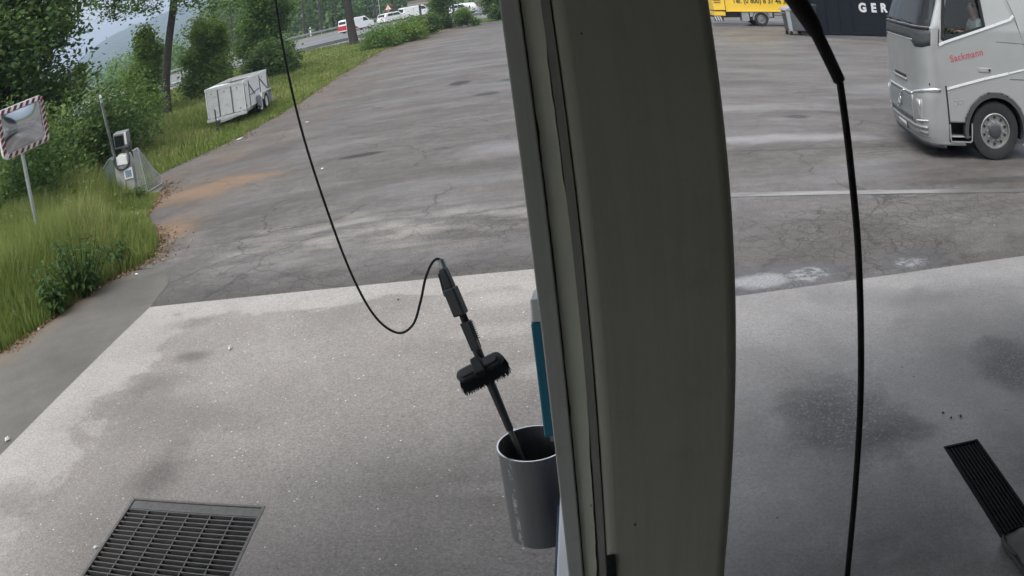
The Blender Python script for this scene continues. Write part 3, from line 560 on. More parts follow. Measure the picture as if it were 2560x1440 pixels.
def strp(u0, v0, u1, v1, skew, horiz):
    a = MB(); dw = .032
    if horiz: q = [(u0 - dw, v0), (u0 + dw, v0), (u0 + dw + skew, v1), (u0 - dw + skew, v1)]
    else: q = [(u0, v0 - dw), (u1, v0 - dw + skew), (u1, v0 + dw + skew), (u0, v0 + dw)]
    a.prism(q, .026, .041, mp_); rel(a.build('stripe', stripe, tmr), tmr)
for k in range(7):
    u = -MW / 2 + .13 + k * (MW - .26) / 6; strp(u, MH / 2 - .085, 0, MH / 2 - .012, .05, True); strp(u, -MH / 2 + .012, 0, -MH / 2 + .085, .05, True)
for k in range(7):
    v = -MH / 2 + .12 + k * (MH - .24) / 6; strp(-MW / 2 + .012, v, -MW / 2 + .085, 0, .05, False); strp(MW / 2 - .085, v, MW / 2 - .012, 0, .05, False)
a = MB(); N = 14; vs = [mp_((MW - .2) * (i / N - .5), (MH - .2) * (j / N - .5), .012 + .022 * (1 - (2 * i / N - 1) ** 2) * (1 - (2 * j / N - 1) ** 2)) for i in range(N + 1) for j in range(N + 1)]
a.add(vs, [(i * (N + 1) + j, (i + 1) * (N + 1) + j, (i + 1) * (N + 1) + j + 1, i * (N + 1) + j + 1) for i in range(N) for j in range(N)])
g = G('mirror_acrylic'); mm = g.principled((.68, .70, .71), .05, 1.0); rel(a.build('mirror_face', mm, tmr, smooth=True), tmr)
pp = mc - un * .085; a = MB(); a.tube([(pp.x - .05, pp.y - .02, -.02), (pp.x - .05, pp.y - .02, mc.z + .1)], .038, 14); rel(a.build('pole', M['steel'], tmr, smooth=True), tmr)

# vacuum cleaner station in the tall grass
vx, vy = -9.72, 15.5
vst = empty('vacuum_station', (vx - .06, vy, 0), R_(12)); vst.scale = (1.08, 1.08, 1.07); tag(vst, 'grey vacuum cleaner station with lamp head, hose loop and mesh rack', 'vacuum station')
body = pm('station_grey', (.30, .30, .285), .45, 0, .07, 3, dirt=.3, dcol=(.2, .19, .16))
a = MB(); a.prism([(-.24, 0), (.20, 0), (.20, .74), (.14, .98), (-.10, 1.02), (-.24, .80)], -.24, .02, lambda u, v, w_: (u, w_, v)); a.build('body', body, vst, bevel=.025, seg=3)
a = MB(); a.span((-.018, -.2465, .02), (-.010, -.241, .86)); a.build('door_joint', M['black'], vst)
a = MB(); a.prism([(-.155, .80), (.115, .775), (.105, .95), (.0, 1.005), (-.15, .98)], -.262, -.243, lambda u, v, w_: (u, w_, v)); a.build('white_panel', M['white'], vst, bevel=.006)
a = MB(); a.span((-.02, -.262, .46), (.195, -.242, .69)); a.build('sign_plate', M['white'], vst, bevel=.004)
a = MB(); a.span((.015, -.268, .50), (.165, -.263, .645)); a.build('sign_picture', pm('sign_picture', (.16, .24, .30), .4, 0, .7, 14), vst)
loop = [(.26 * .72 * math.cos(t) - .015, -.285 - .015 * math.sin(t), .885 + .185 * math.sin(t)) for t in np.linspace(R_(-10), R_(-208), 16)]
lp = [(.12, -.25, 1.06)] + [(.175, -.27, .95)] + loop + [(-.235, -.2, 1.2), (-.27, -.15, 1.5), (-.32, -.1, 1.9), (-.375, -.05, 2.2)]
a = MB(); a.tube(catmull(lp, 5), .026, 10); a.build('suction_hose', M['darkgrey'], vst, smooth=True)
a = MB(); a.tube([(-.26, .0, .6), (-.30, 0, 1.2), (-.36, -.0, 1.8), (-.405, -.0, 2.30), (-.40, -.02, 2.36), (-.385, -.04, 2.30)], .032, 10); a.build('boom_pole', M['paintgrey'], vst, smooth=True)
a = MB(); a.box((-.02, -.02, 1.30), (.34, .24, .34), (.12, .06, 0)); a.build('lamp_head', pm('head_grey', (.17, .175, .18), .5), vst, bevel=.02, seg=3)
a = MB(); a.box((-.05, -.155, 1.29), (.22, .016, .24), (.12, .06, 0)); a.build('dark_window', M['darkglass'], vst, bevel=.004)
a = MB(); a.box((.112, -.15, 1.31), (.055, .016, .26), (.12, .06, 0)); a.build('light_strip', M['white'], vst, bevel=.004)
a = MB(); a.tube([(0, 0, 1.0), (0, 0, 1.16)], .09, 14); a.tube([(.17, -.05, 1.05), (.2, -.05, 1.2)], .03, 8); a.build('neck', M['darkgrey'], vst, smooth=True)
a = MB(); a.prism([(-.52, .10), (-.245, .05), (-.245, .92), (-.36, .97), (-.54, .80)], -.16, .06, lambda u, v, w_: (u, w_, v)); a.build('waste_hopper', pm('hopper_green', (.10, .135, .11), .6, 0, .25, 9, dirt=.3), vst, bevel=.01)
a = MB(); a.prism([(-.55, .80), (-.36, .972), (-.37, .985), (-.565, .81)], -.18, .07, lambda u, v, w_: (u, w_, v)); a.build('hopper_lid', M['steel'], vst)
a = MB(); fr = [(.215, -.1, 1.0), (.36, -.12, 1.03), (.46, -.22, .08), (.215, -.22, .05)]
for i in range(3): a.tube([fr[i], fr[i + 1]], .014, 8)
fr2 = [(.36, -.12, 1.03), (.60, .15, .42), (.72, .22, .22), (.70, .2, .12), (.46, -.22, .08)]
for i in range(4): a.tube([fr2[i], fr2[i + 1]], .013, 8)
a.build('rack_frame', M['steel'], vst, smooth=True)
a = MB()
def quadmesh(A, B, C, D, n, m_, r=.0035):
    A, B, C, D = map(Vector, (A, B, C, D))
    for i in range(1, n): t = i / n; a.bar(A.lerp(B, t), D.lerp(C, t), r * 2)
    for i in range(1, m_): t = i / m_; a.bar(A.lerp(D, t), B.lerp(C, t), r * 2)
quadmesh((.22, -.1, 1.0), (.355, -.12, 1.02), (.455, -.22, .09), (.22, -.22, .06), 8, 26)
quadmesh((.365, -.11, 1.0), (.60, .15, .42), (.70, .2, .13), (.465, -.21, .10), 9, 16)
tag(a.build('rack_mesh', M['steel'], vst), kind='stuff')
a = MB(); a.span((-.5, -.34, -.01), (.75, .3, .05)); a.build('plinth', M['conc'], vst, bevel=.02)

# tandem box trailer
TA = R_(97.5); tr = empty('box_trailer', (-10.50, 26.58, 0), TA); tag(tr, 'white twin-axle box trailer parked on the grass verge', 'trailer')
# local x: towards its rear, local y: to its far (left) side; near side at y=0
F0, F1, W, Z0, Z1 = -2.1, 1.35, 1.42, .45, 1.36
tmat = pm('trailer_white', (.76, .765, .76), .5, 0, .06, 2, dirt=.3, dcol=(.33, .33, .30)); tgrey = pm('trailer_grey', (.52, .53, .525), .5, .2, .08, 3, dirt=.3)
tdark = pm('trailer_stakes', (.10, .105, .11), .6)
def panel(name, a0, b0, mat=None, **k): a = MB(); a.span(a0, b0); return a.build(name, mat or tmat, tr, **k)
for s0, s1 in ((F0, F0 + .62), (F0 + .63, F0 + 2.2), (F0 + 2.21, F1)): panel('side_panel', (s0, .0, Z0), (s1 - .01, .025, Z1)); panel('side_panel', (s0, W - .025, Z0), (s1 - .01, W, Z1))
for t0, t1 in ((.03, .46), (.47, .95), (.96, W - .03)): panel('front_panel', (F0 + .001, t0, Z0), (F0 + .026, t1 - .01, Z1), tgrey)
panel('rear_panel', (F1 - .03, .03, Z0), (F1, W - .03, Z1))
panel('floor', (F0 + .03, .03, Z0), (F1 - .03, W - .03, Z0 + .03), M['darkgrey'])
for y in (-.006, W - .03): panel('top_rail', (F0 - .01, y, Z1), (F1 + .01, y + .036, Z1 + .10), tmat)
panel('top_rail', (F0 - .012, .03, Z1), (F0 + .03, W - .03, Z1 + .10), tgrey); panel('top_rail', (F1 - .03, .03, Z1), (F1 + .012, W - .03, Z1 + .10), tgrey)
for s in (F0, F0 + .62, F0 + 2.2, F1 - .02): panel('stake', (s - .016, -.022, Z0 - .03), (s + .026, -.001, Z1), tdark)
for t in (.463, .952): panel('stake', (F0 - .02, t - .022, Z0 - .03), (F0, t + .022, Z1), tdark)
for p, q in (((F0 + .65, -.014, Z1 - .12), (F0 + 1.35, -.014, Z0 + .36)), ((F0 + 2.22, -.014, Z1 - .1), (F0 + 3.3, -.014, Z0 + .3)), ((F0 + .66, -.014, .86), (F0 + 2.2, -.014, .92))): a = MB(); a.bar(p, q, .024); a.build('brace', tdark, tr)
a = MB(); a.add([(F0 + .15, W - .3, Z1 + .05), (F0 + .04, W - .05, Z1 + .06), (F0 + .35, .62, Z1 + .055), (F0 + .45, .50, Z1 + .17), (F0 + .6, W - .3, Z1 + .2)], [(0, 1, 4), (0, 4, 3, 2)]); 
b_ = MB(); b_.prism([(F0 + .06, W - .08), (F0 + .10, .62), (F0 + .30, .55), (F0 + .95, W - .08)], Z1 + .02, Z1 + .10, lambda u, v, w_: (u, v, w_)); b_.build('cover_sheet', tmat, tr)
panel('load', (F0 + .06, .05, Z0 + .04), (F1 - .05, W - .05, Z1 - .02), pm('dark_load', (.045, .04, .036), .9, 0, .4, 6, bump=.8, bs=9))
panel('chassis_beam', (F0 - .02, .12, Z0 - .13), (F1, .20, Z0 - .002), tgrey); panel('chassis_beam', (F0 - .02, W - .2, Z0 - .13), (F1, W - .12, Z0 - .002), tgrey); panel('front_beam', (F0 - .09, -.02, Z0 - .12), (F0 - .03, W + .02, Z0 - .02), tgrey)
a = MB(); a.bar((F0 - .05, .3, Z0 - .09), (F0 - 1.0, W / 2 + .02, .36), .07, .08); a.bar((F0 - .05, W - .3, Z0 - .09), (F0 - 1.0, W / 2 - .02, .36), .07, .08); a.build('drawbar', tgrey, tr)
a = MB(); a.box((F0 - 1.08, W / 2, .39), (.26, .09, .10)); a.tube([(F0 - 1.18, W / 2, .36), (F0 - 1.18, W / 2, .45)], .05, 10); a.build('coupling', M['darkgrey'], tr, bevel=.012)
a = MB(); a.tube([(F0 - .9, W / 2 + .14, .12), (F0 - .9, W / 2 + .14, .78)], .026, 8); a.tube([(F0 - .9, W / 2 + .14, .78), (F0 - .82, W / 2 + .2, .80)], .012, 6); a.build('jockey_leg', M['darkgrey'], tr, smooth=True)
a = MB(); a.lathe([(0, -.03), (.10, -.03), (.11, 0), (.10, .03), (0, .03)], Matrix.Translation((F0 - .9, W / 2 + .14, .115)) @ Matrix.Rotation(R_(90), 4, 'X'), 18); a.build('jockey_wheel', M['rubber'], tr, smooth=True)
def wheel(parent, c, r, wd, rimr, axis_rot, rimmat, hub=True, side=-1):
    """tyre + rim; axis along local y, outer face towards side*y"""
    Mx = Matrix.Translation(c) @ Matrix.Rotation(R_(90), 4, 'X')
    a = MB(); h = wd / 2; a.lathe([(rimr, -h * .8), (rimr + (r - rimr) * .5, -h), (r - .02, -h * .92), (r, -h * .7), (r, h * .7), (r - .02, h * .92), (rimr + (r - rimr) * .5, h), (rimr, h * .8), (rimr, -h * .8)], Mx, 32)
    t = a.build('tyre', M['rubber'], parent, smooth=True)
    a = MB(); q = -side * h
    a.lathe([(rimr + .006, q * .84), (rimr - .012, q * .92), (rimr - .03, q * .6), (rimr * .62, q * .55), (rimr * .50, q * .62), (rimr * .34, q * .62), (rimr * .30, q * .85), (rimr * .12, q * .9), (0, q * .88)], Mx, 32); a.build('rim', rimmat, t, smooth=True); return t
for s in (0.0, .86): wheel(tr, (s, .06, .31), .315, .18, .19, 0, M['white']); wheel(tr, (s, W - .06, .31), .315, .18, .19, 0, M['white'], side=1)
a = MB(); mg = [(-.42, .22), (-.40, .62), (-.30, .74), (1.16, .74), (1.26, .62), (1.28, .22), (1.25, .22), (1.23, .6), (1.14, .70), (-.28, .70), (-.37, .6), (-.39, .22)]
a.prism(mg, -.16, .03, lambda u, v, w_: (u, w_, v)); a.build('mudguard', tgrey, tr)
a = MB(); a.prism([(-.52, .28), (-.40, .26), (-.40, .66), (-.50, .72), (-.66, .70), (-.66, .34)], -.13, -.03, lambda u, v, w_: (u, w_, v)); a.build('mudguard_box', pm('mud_box', (.20, .21, .22), .6), tr, bevel=.02)
a = MB(); a.bar((F1 + .02, .02, Z1 + .02), (F1 + .62, .05, .62), .035); a.bar((F1 + .62, .05, .62), (F1 + .78, .05, .22), .035); a.build('ramp_strut', tgrey, tr); a = MB(); a.bar((F1, W - .05, Z1), (F1 + .62, W - .05, .62), .035); a.build('ramp_strut', tgrey, tr)
panel('ramp', (F1 + .45, .08, .28), (F1 + .62, W - .08, .66), pm('ramp_brown', (.12, .10, .09), .8, 0, .3, 8))

for x_, y_, z_ in ((F0 - .001, .25, Z1 - .1), (F0 - .001, .72, Z1 - .12), (F0 - .001, 1.2, Z1 - .1), (F0 - .001, .2, Z0 + .1)): a = MB(); a.lathe([(.022, -.012), (.022, .012), (0, .014)], Matrix.Translation((x_, y_, z_)) @ Matrix.Rotation(R_(-90), 4, 'Y'), 10); a.build('latch', M['darkgrey'], tr)
for x_, z_ in ((F0 + .12, Z0 + .12), (F0 + .3, Z1 - .1), (F0 + 2.6, Z1 - .1)): a = MB(); a.box((x_, -.006, z_), (.05, .01, .06)); a.build('side_latch', M['darkgrey'], tr)
# guard rails
def rail(pts, label, zt, group='guard rails along the highway'):
    p0 = pts[0]; e = empty('guard_rail', (p0[0], p0[1], 0)); tag(e, label, 'guard rail', group)
    P = [Vector((x, y, 0)) for x, y in pts]; a = MB(); vs = []; prof = [(-.04, .31), (.03, .26), (.03, .20), (-.03, .155), (.03, .11), (.03, .05), (-.04, 0)]
    for i, p in enumerate(P):
        t = (P[min(i + 1, len(P) - 1)] - P[max(i - 1, 0)]).normalized(); nn = Vector((t.y, -t.x, 0)); vs += [p + nn * u + Vector((0, 0, zt - .31 + v)) for u, v in prof]
    m_ = len(prof); a.add(vs, [(i * m_ + j, (i + 1) * m_ + j, (i + 1) * m_ + j + 1, i * m_ + j + 1) for i in range(len(P) - 1) for j in range(m_ - 1)]); rel(a.build('beam', M['steel'], e, solid=.01), e)
    acc = 0; pme = None
    for i in range(len(P) - 1):
        L_ = (P[i + 1] - P[i]).length; s = -acc
        while s < L_:
            if s >= 0:
                q = P[i].lerp(P[i + 1], s / L_)
                if pme is None: b_ = MB(); b_.span((-.05, -.08, -.3), (.05, -.02, zt - .05)); o = b_.build('post', M['steel'], e); pme = o.data
                else: o = bpy.data.objects.new('post', pme); col.objects.link(o); o.parent = e
                o.location = (q.x - p0[0], q.y + .1 - p0[1], 0)
            s += 4
        acc = L_ - (s - 4); acc = (s - L_) * -1 if False else 0
    return e
rail([(p.x, p.y) for p in NR[4:30]], 'near steel guard rail running behind the verge and tree trunks', .75)
rail([(FR[i][0] + 1.5, FR[i][1] - 2.5) for i in range(8, 34, 2)], 'far steel guard rail across the highway lanes', .78)
# delineator post, warning sign
dp = empty('delineator_post', (-43.5, 138.2, 0)); tag(dp, 'small white delineator post beyond the far guard rail', 'marker post')
a = MB(); a.prism([(-.12, 0), (.12, 0), (.12, 1.5), (.0, 1.75), (-.12, 1.62)], -.06, .06, lambda u, v, w_: (u, w_, v)); a.build('post', M['white'], dp); a = MB(); a.span((-.121, -.066, 1.15), (.121, -.061, 1.4)); a.build('black_band', M['black'], dp)
ws = empty('warning_sign', (-25.6, 121.0, 0)); tag(ws, 'triangular red and white warning sign above the white cars', 'road sign')
a = MB(); a.tube([(0, 0, 0), (0, 0, 3.2)], .05, 8); a.build('pole', M['steel'], ws)
a = MB(); a.prism([(-.62, 2.0), (.62, 2.0), (0, 3.05)], -.07, -.04, lambda u, v, w_: (u, w_, v)); a.build('red_border', M['red'], ws)
a = MB(); a.prism([(-.42, 2.12), (.42, 2.12), (0, 2.83)], -.09, -.072, lambda u, v, w_: (u, w_, v)); a.build('white_face', M['white'], ws)
a = MB(); a.box((0, -.095, 2.42), (.09, .01, .34)); a.box((0, -.095, 2.2), (.09, .01, .08)); a.build('symbol', M['black'], ws)
a = MB(); a.tube([(-1.0, .3, 0), (-1.0, .3, 7)], .06, 8); o = a.build('lamp_pole', M['steel']); o.location = (-26.0, 121, 0); tag(o, 'slim grey pole standing beside the warning sign', 'pole')
# small roofed shelter at the far end of the yard
sh = empty('shelter', (-11.3, 73.6, 0), R_(-9)); tag(sh, 'flat brown shelter roof on posts above the white van', 'shelter')
a = MB(); a.span((-2.1, -1.4, 2.46), (2.15, 1.6, 2.84)); a.build('roof', pm('roof_felt', (.24, .215, .19), .85, 0, .2, 3), sh, bevel=.02)
a = MB(); a.span((-2.13, -1.43, 2.38), (2.18, -1.402, 2.58)); a.build('fascia', pm('fascia_wood', (.36, .33, .28), .7, 0, .15, 6), sh)
for x in (-1.1, 1.9): a = MB(); a.span((x - .08, -1.2, 0), (x + .08, -1.04, 2.34)); a.build('post', M['darkgrey'], sh)

# ---------------------------------------------------------------- road vehicles
def vehicle(name, label, pos, heading, prof, Lh, W, paint, side_wins, rear_win=None, front_win=None, wheels=(.8, 3.4), wr=.33, extra=None, cat='car'):
    """local x: rear (0) to front (Lh), y across, heading = direction of travel"""
    e = empty(name, pos, heading); tag(e, label, cat); h = W / 2; vs = []; n = len(prof); cz = .8
    sl = [(-h, .93), (-h * .93, 1.0), (h * .93, 1.0), (h, .93)]
    def squeeze(x, z, k, y):
        tz = max(0, z - 1.0); return (Lh / 2 + (x - Lh / 2) * (k if k == 1 else .985), y * (1 - .085 * tz), cz + (z - cz) * (1 if k == 1 else .96))
    for y, k in sl: vs += [squeeze(x, z, k, y) for x, z in prof]
    a = MB(); fs = [tuple(range(n - 1, -1, -1)), tuple(range(3 * n, 4 * n))] + [(i * n + j, i * n + (j + 1) % n, (i + 1) * n + (j + 1) % n, (i + 1) * n + j) for i in range(3) for j in range(n)]
    a.add(vs, fs); b = a.build('body', paint, e, smooth=True, bevel=.03)
    for q in side_wins:
        for sgn in (-1, 1):
            a = MB(); a.prism([(x, z) for x, z in q], -.008, .008, lambda u, v, w_, s=sgn: (u, s * (h + .004) * (1 - .085 * max(0, v - 1.0)) + w_, v)); a.build('side_window', M['darkglass'], e)
    for win, nm in ((rear_win, 'rear_window'), (front_win, 'windscreen')):
        if win:
            (xa, za), (xb, zb) = win; ww = h * .78; a = MB(); t = Vector((xb - xa, 0, zb - za)).normalized(); nn = Vector((t.z, 0, -t.x)) * .012
            if nm == 'rear_window': nn = -Vector((abs(nn.x), 0, -abs(nn.z)))
            else: nn = Vector((abs(nn.x), 0, abs(nn.z)))
            p = [Vector((xa, -ww * 1.06, za)), Vector((xa, ww * 1.06, za)), Vector((xb, ww * .92, zb)), Vector((xb, -ww * .92, zb))]; a.add([q + nn for q in p] + [q - nn for q in p], [(0, 1, 2, 3), (7, 6, 5, 4), (0, 4, 5, 1), (1, 5, 6, 2), (2, 6, 7, 3), (3, 7, 4, 0)]); a.build(nm, M['darkglass'], e)
    for x in wheels:
        for sgn in (-1, 1): wheel(e, (x, sgn * (h - .10), wr), wr, .21, wr * .6, 0, M['alu'], side=sgn)
    for sgn in (-1, 1):
        a = MB(); a.box((.0, sgn * (h - .15), 1.0), (.06, .16, .28)); a.build('tail_light', M['red'], e, bevel=.02)
        a = MB(); a.box((Lh - .06, sgn * (h - .25), .72), (.10, .34, .14)); a.build('headlight', M['chrome'], e, bevel=.02)
        a = MB(); a.box((Lh * .70, sgn * (h + .10), 1.1), (.1, .18, .14)); a.build('wing_mirror', paint, e, bevel=.03)
    a = MB(); a.box((-.012, 0, .62), (.02, .50, .12)); a.build('number_plate', M['white'], e)
    a = MB(); a.box((Lh / 2, 0, .27), (Lh * .96, W * .94, .16)); a.build('sill', M['darkgrey'], e, bevel=.03)
    if extra: extra(e, h)
    return e
VAN = [(.0, .3), (.0, 1.0), (.10, 1.85), (.25, 1.96), (3.3, 1.97), (3.55, 1.9), (4.15, 1.22), (4.75, 1.05), (4.88, .75), (4.88, .3)]
HATCH = [(.04, .3), (.0, .75), (.12, 1.0), (.45, 1.42), (.8, 1.48), (2.2, 1.5), (2.5, 1.45), (3.2, .98), (4.1, .82), (4.25, .6), (4.25, .3)]
WAGON = [(.04, .3), (.0, .8), (.10, 1.05), (.38, 1.52), (.7, 1.60), (2.6, 1.62), (2.9, 1.56), (3.55, 1.08), (4.4, .92), (4.58, .62), (4.58, .3)]
VW_ = [[(3.0, 1.25), (3.9, 1.25), (3.5, 1.75), (3.0, 1.78)]]
HW = [[(.75, 1.0), (1.6, 1.0), (1.6, 1.38), (.85, 1.36)], [(1.68, 1.0), (2.85, .98), (2.4, 1.36), (1.68, 1.38)]]
WW = [[(.65, 1.1), (1.7, 1.08), (1.7, 1.48), (.75, 1.46)], [(1.78, 1.08), (3.2, 1.06), (2.8, 1.46), (1.78, 1.48)]]
ROAD = R_(54)
def redrear(e, h):
    a = MB(); a.span((-.035, -h * .94, .42), (-.005, h * .94, 1.12)); a.build('red_door', M['red'], e)
    a = MB(); a.span((-.05, -h * .95, .30), (-.03, h * .95, .44)); a.build('bumper', M['white'], e)
    for s in (-1, 1):
        a = MB(); a.prism([(.0, .42), (.0, 1.2), (.25, 1.5), (.95, 1.3), (1.75, .62), (2.1, .42)], -.006, .006, lambda u, v, w_, s=s: (u, s * (h + .012) * (1 - .085 * max(0, v - 1.0)) + w_, v)); a.build('red_swoosh', M['red'], e)
vehicle('van', 'red and white van driving off behind the slender dark trunk', (-29.0, 106.5, 0), ROAD, VAN, 4.88, 1.9, M['whitecar'], VW_, ((.03, 1.12), (.10, 1.72)), ((3.6, 1.85), (4.12, 1.26)), (.95, 4.0), .34, redrear, 'van')
vehicle('car', 'white hatchback coming the other way beyond the red van', (-24.6, 127.5, 0), ROAD + math.pi, HATCH, 4.25, 1.78, M['whitecar'], HW, ((.16, 1.02), (.44, 1.38)), ((2.52, 1.43), (3.15, 1.0)), (.75, 3.4), .32)
vehicle('car', 'white estate car seen from behind, left of the white van', (-26.2, 117.6, 0), ROAD, WAGON, 4.58, 1.84, M['whitecar'], WW, ((.12, 1.08), (.37, 1.48)), ((2.92, 1.54), (3.5, 1.1)), (.85, 3.6), .33)
vehicle('van', 'plain white van with a dark rear window at the shelter', (-23.9, 121.4, 0), ROAD - .25, VAN, 4.88, 1.9, M['whitecar'], VW_, ((.035, 1.2), (.095, 1.75)), ((3.6, 1.85), (4.12, 1.26)), (.95, 4.0), .34, None, 'van')
vehicle('car', 'white car glimpsed between the far bushes at the yard end', (-10.9, 100, 0), R_(150), HATCH, 4.25, 1.78, M['whitecar'], HW, ((.16, 1.02), (.44, 1.38)), ((2.52, 1.43), (3.15, 1.0)), (.75, 3.4), .32)

# ---------------------------------------------------------------- yellow box truck at the back of the yard
yt = empty('box_truck', (7.8, 43.4, 0), R_(1.0)); tag(yt, 'yellow box truck with a phone number on its side', 'truck')
def ybox(n, a0, b0, m, bev=.01): a = MB(); a.span(a0, b0); return a.build(n, m, yt, bevel=bev)
ybox('cargo_box', (.72, 0, .86), (6.4, 2.35, 3.35), M['yellow'], .03); ybox('bottom_rail', (.70, -.03, .84), (6.42, -.002, .93), M['yellow']); ybox('corner_post', (.70, -.03, .93), (.80, -.002, 3.3), M['yellow'])
ybox('tail_lift', (.0, .0, .92), (.68, 2.3, 3.2), M['yellow'], .03)
for z in (1.35, 1.46): ybox('black_stripe', (.05, -.012, z), (.45, -.001, z + .045), M['black'], 0)
ybox('tail_beam', (.02, .05, .60), (.66, 2.25, .86), M['yellow'], .02); ybox('chassis', (.1, .5, .48), (6.4, 1.85, .84), M['darkgrey'], .0)
ybox('underrun_board', (-.02, .0, .30), (.5, .06, .62), M['black'], .0)
for k in range(3): a = MB(); a.prism([(.08 + k * .14, .33), (.14 + k * .14, .33), (.04 + k * .14, .58), (-.02 + k * .14, .58)], -.012, -.002, lambda u, v, w_: (u, w_, v)); a.build('hazard_stripe', M['white'], yt)
ybox('side_locker', (1.58, .02, .30), (2.0, .6, .82), M['paintgrey']); ybox('side_guard', (3.5, .02, .42), (5.4, .08, .62), M['paintgrey']); ybox('side_guard', (3.5, .02, .66), (5.4, .08, .80), M['paintgrey'])
wheel(yt, (2.72, .16, .40), .40, .28, .24, 0, M['dalu']); wheel(yt, (2.72, 2.15, .40), .40, .28, .24, 0, M['alu'], side=1); wheel(yt, (6.6, .16, .40), .40, .28, .24, 0, M['alu']); wheel(yt, (6.6, 2.15, .40), .40, .28, .24, 0, M['alu'], side=1)
a = MB(); arc = [(2.72 + .50 * math.cos(t), .42 + .46 * math.sin(t)) for t in np.linspace(R_(-5), R_(185), 15)]; arc2 = [(2.72 + .44 * math.cos(t), .42 + .40 * math.sin(t)) for t in np.linspace(R_(185), R_(-5), 15)]
a.prism(arc + arc2, .0, .34, lambda u, v, w_: (u, w_, v)); a.build('mudguard', M['paintgrey'], yt)
a = MB(); a.prism([(2.05, .84), (2.05, .55), (2.2, .55), (2.3, .78), (2.5, .855), (2.94, .855), (3.14, .78), (3.24, .55), (3.4, .55), (3.4, .84)], .004, .02, lambda u, v, w_: (u, w_, v)); a.build('wing_plate', M['paintgrey'], yt)
ybox('cab', (6.5, .05, .5), (8.2, 2.3, 2.7), M['yellow'], .08)
text_part('Tel. (0 800) 8 37 46 35', 'phone_number', M['black'], yt, (1.13, -.012, 1.34), .42, (R_(90), 0, 0), .004, .006, 1.0, 0, .86)

# ---------------------------------------------------------------- dark container with lettering, wheeled bin
cn = empty('skip_container', (11.55, 37.45, 0), R_(2.5)); tag(cn, 'black steel container with pale capital letters', 'container')
cmat = pm('container_black', (.008, .011, .016), .85, 0, .2, 3, spec=.15)
a = MB(); a.span((0, 0, .02), (9.0, 2.4, 2.6)); a.build('shell', cmat, cn, bevel=.02)
for k in range(12):
    a = MB(); a.span((.25 + k * .75, -.06, .2), (.33 + k * .75, -.002, 2.45)); o = a.build('rib', cmat, cn, bevel=.01)
    if 2.6 < .25 + k * .75 < 5.3: bpy.data.objects.remove(o)
a = MB(); a.span((-.02, -.07, .04), (9.02, -.003, .19)); a.build('bottom_rail', cmat, cn)
lmat = pm('letter_white', (.55, .56, .57), .6, 0, .15, 12)
for ch, x, z in (('G', 2.93, 1.27), ('E', 3.67, 1.28), ('R', 4.25, 1.30)): text_part(ch, 'letter', lmat, cn, (x, -.012, z), .62, (R_(90), 0, 0), .005, .03)
wbn = empty('wheeled_bin', (10.25, 36.9, 0), R_(4)); tag(wbn, 'large grey four-wheeled rubbish bin beside the black container', 'bin')
a = MB(); a.prism([(.10, .22), (.92, .22), (1.0, 1.22), (.0, 1.22)], 0, .85, lambda u, v, w_: (u, w_, v)); a.build('body', pm('bin_grey', (.07, .075, .08), .55, 0, .15, 5), wbn, bevel=.03)
a = MB(); a.prism([(.02, .24), (.22, .22), (.16, 1.2), (-.06, 1.22)], -.03, .03, lambda u, v, w_: (u, w_, v)); a.build('side_frame', M['steel'], wbn, bevel=.01)
a = MB(); a.prism([(-.10, 1.22), (1.05, 1.22), (1.03, 1.36), (.5, 1.47), (-.02, 1.36)], -.05, .9, lambda u, v, w_: (u, w_, v)); a.build('lid', M['paintgrey'], wbn, bevel=.03)
a = MB(); a.tube([(-.12, -.02, 1.12), (-.12, .8, 1.12)], .02, 8); a.build('handle', M['steel'], wbn)
for x, y in ((.15, .08), (.85, .08), (.15, .75), (.85, .75)):
    a = MB(); a.lathe([(0, -.025), (.09, -.025), (.10, 0), (.09, .025), (0, .025)], Matrix.Translation((x, y, .10)) @ Matrix.Rotation(R_(90), 4, 'X'), 16); a.span((x - .03, y - .03, .1), (x + .03, y + .03, .22)); a.build('castor', M['rubber'], wbn, smooth=True)
dbn = empty('wheeled_bin', (11.2, 36.7, 0), R_(0)); tag(dbn, 'black rubbish bin squeezed between grey bin and container', 'bin')
a = MB(); a.prism([(.05, .2), (.5, .2), (.58, 1.5), (.0, 1.5)], 0, .6, lambda u, v, w_: (u, w_, v)); a.build('body', M['black'], dbn, bevel=.03)
a = MB(); a.prism([(-.03, 1.5), (.62, 1.5), (.6, 1.58), (.0, 1.6)], -.04, .66, lambda u, v, w_: (u, w_, v)); a.build('lid', M['darkgrey'], dbn, bevel=.02)
for x in (.1, .45): a = MB(); a.lathe([(0, -.03), (.10, -.03), (.10, .03), (0, .03)], Matrix.Translation((x, .1, .1)) @ Matrix.Rotation(R_(90), 4, 'X'), 14); a.span((x - .03, .07, .1), (x + .03, .13, .21)); a.build('wheel', M['rubber'], dbn, smooth=True)
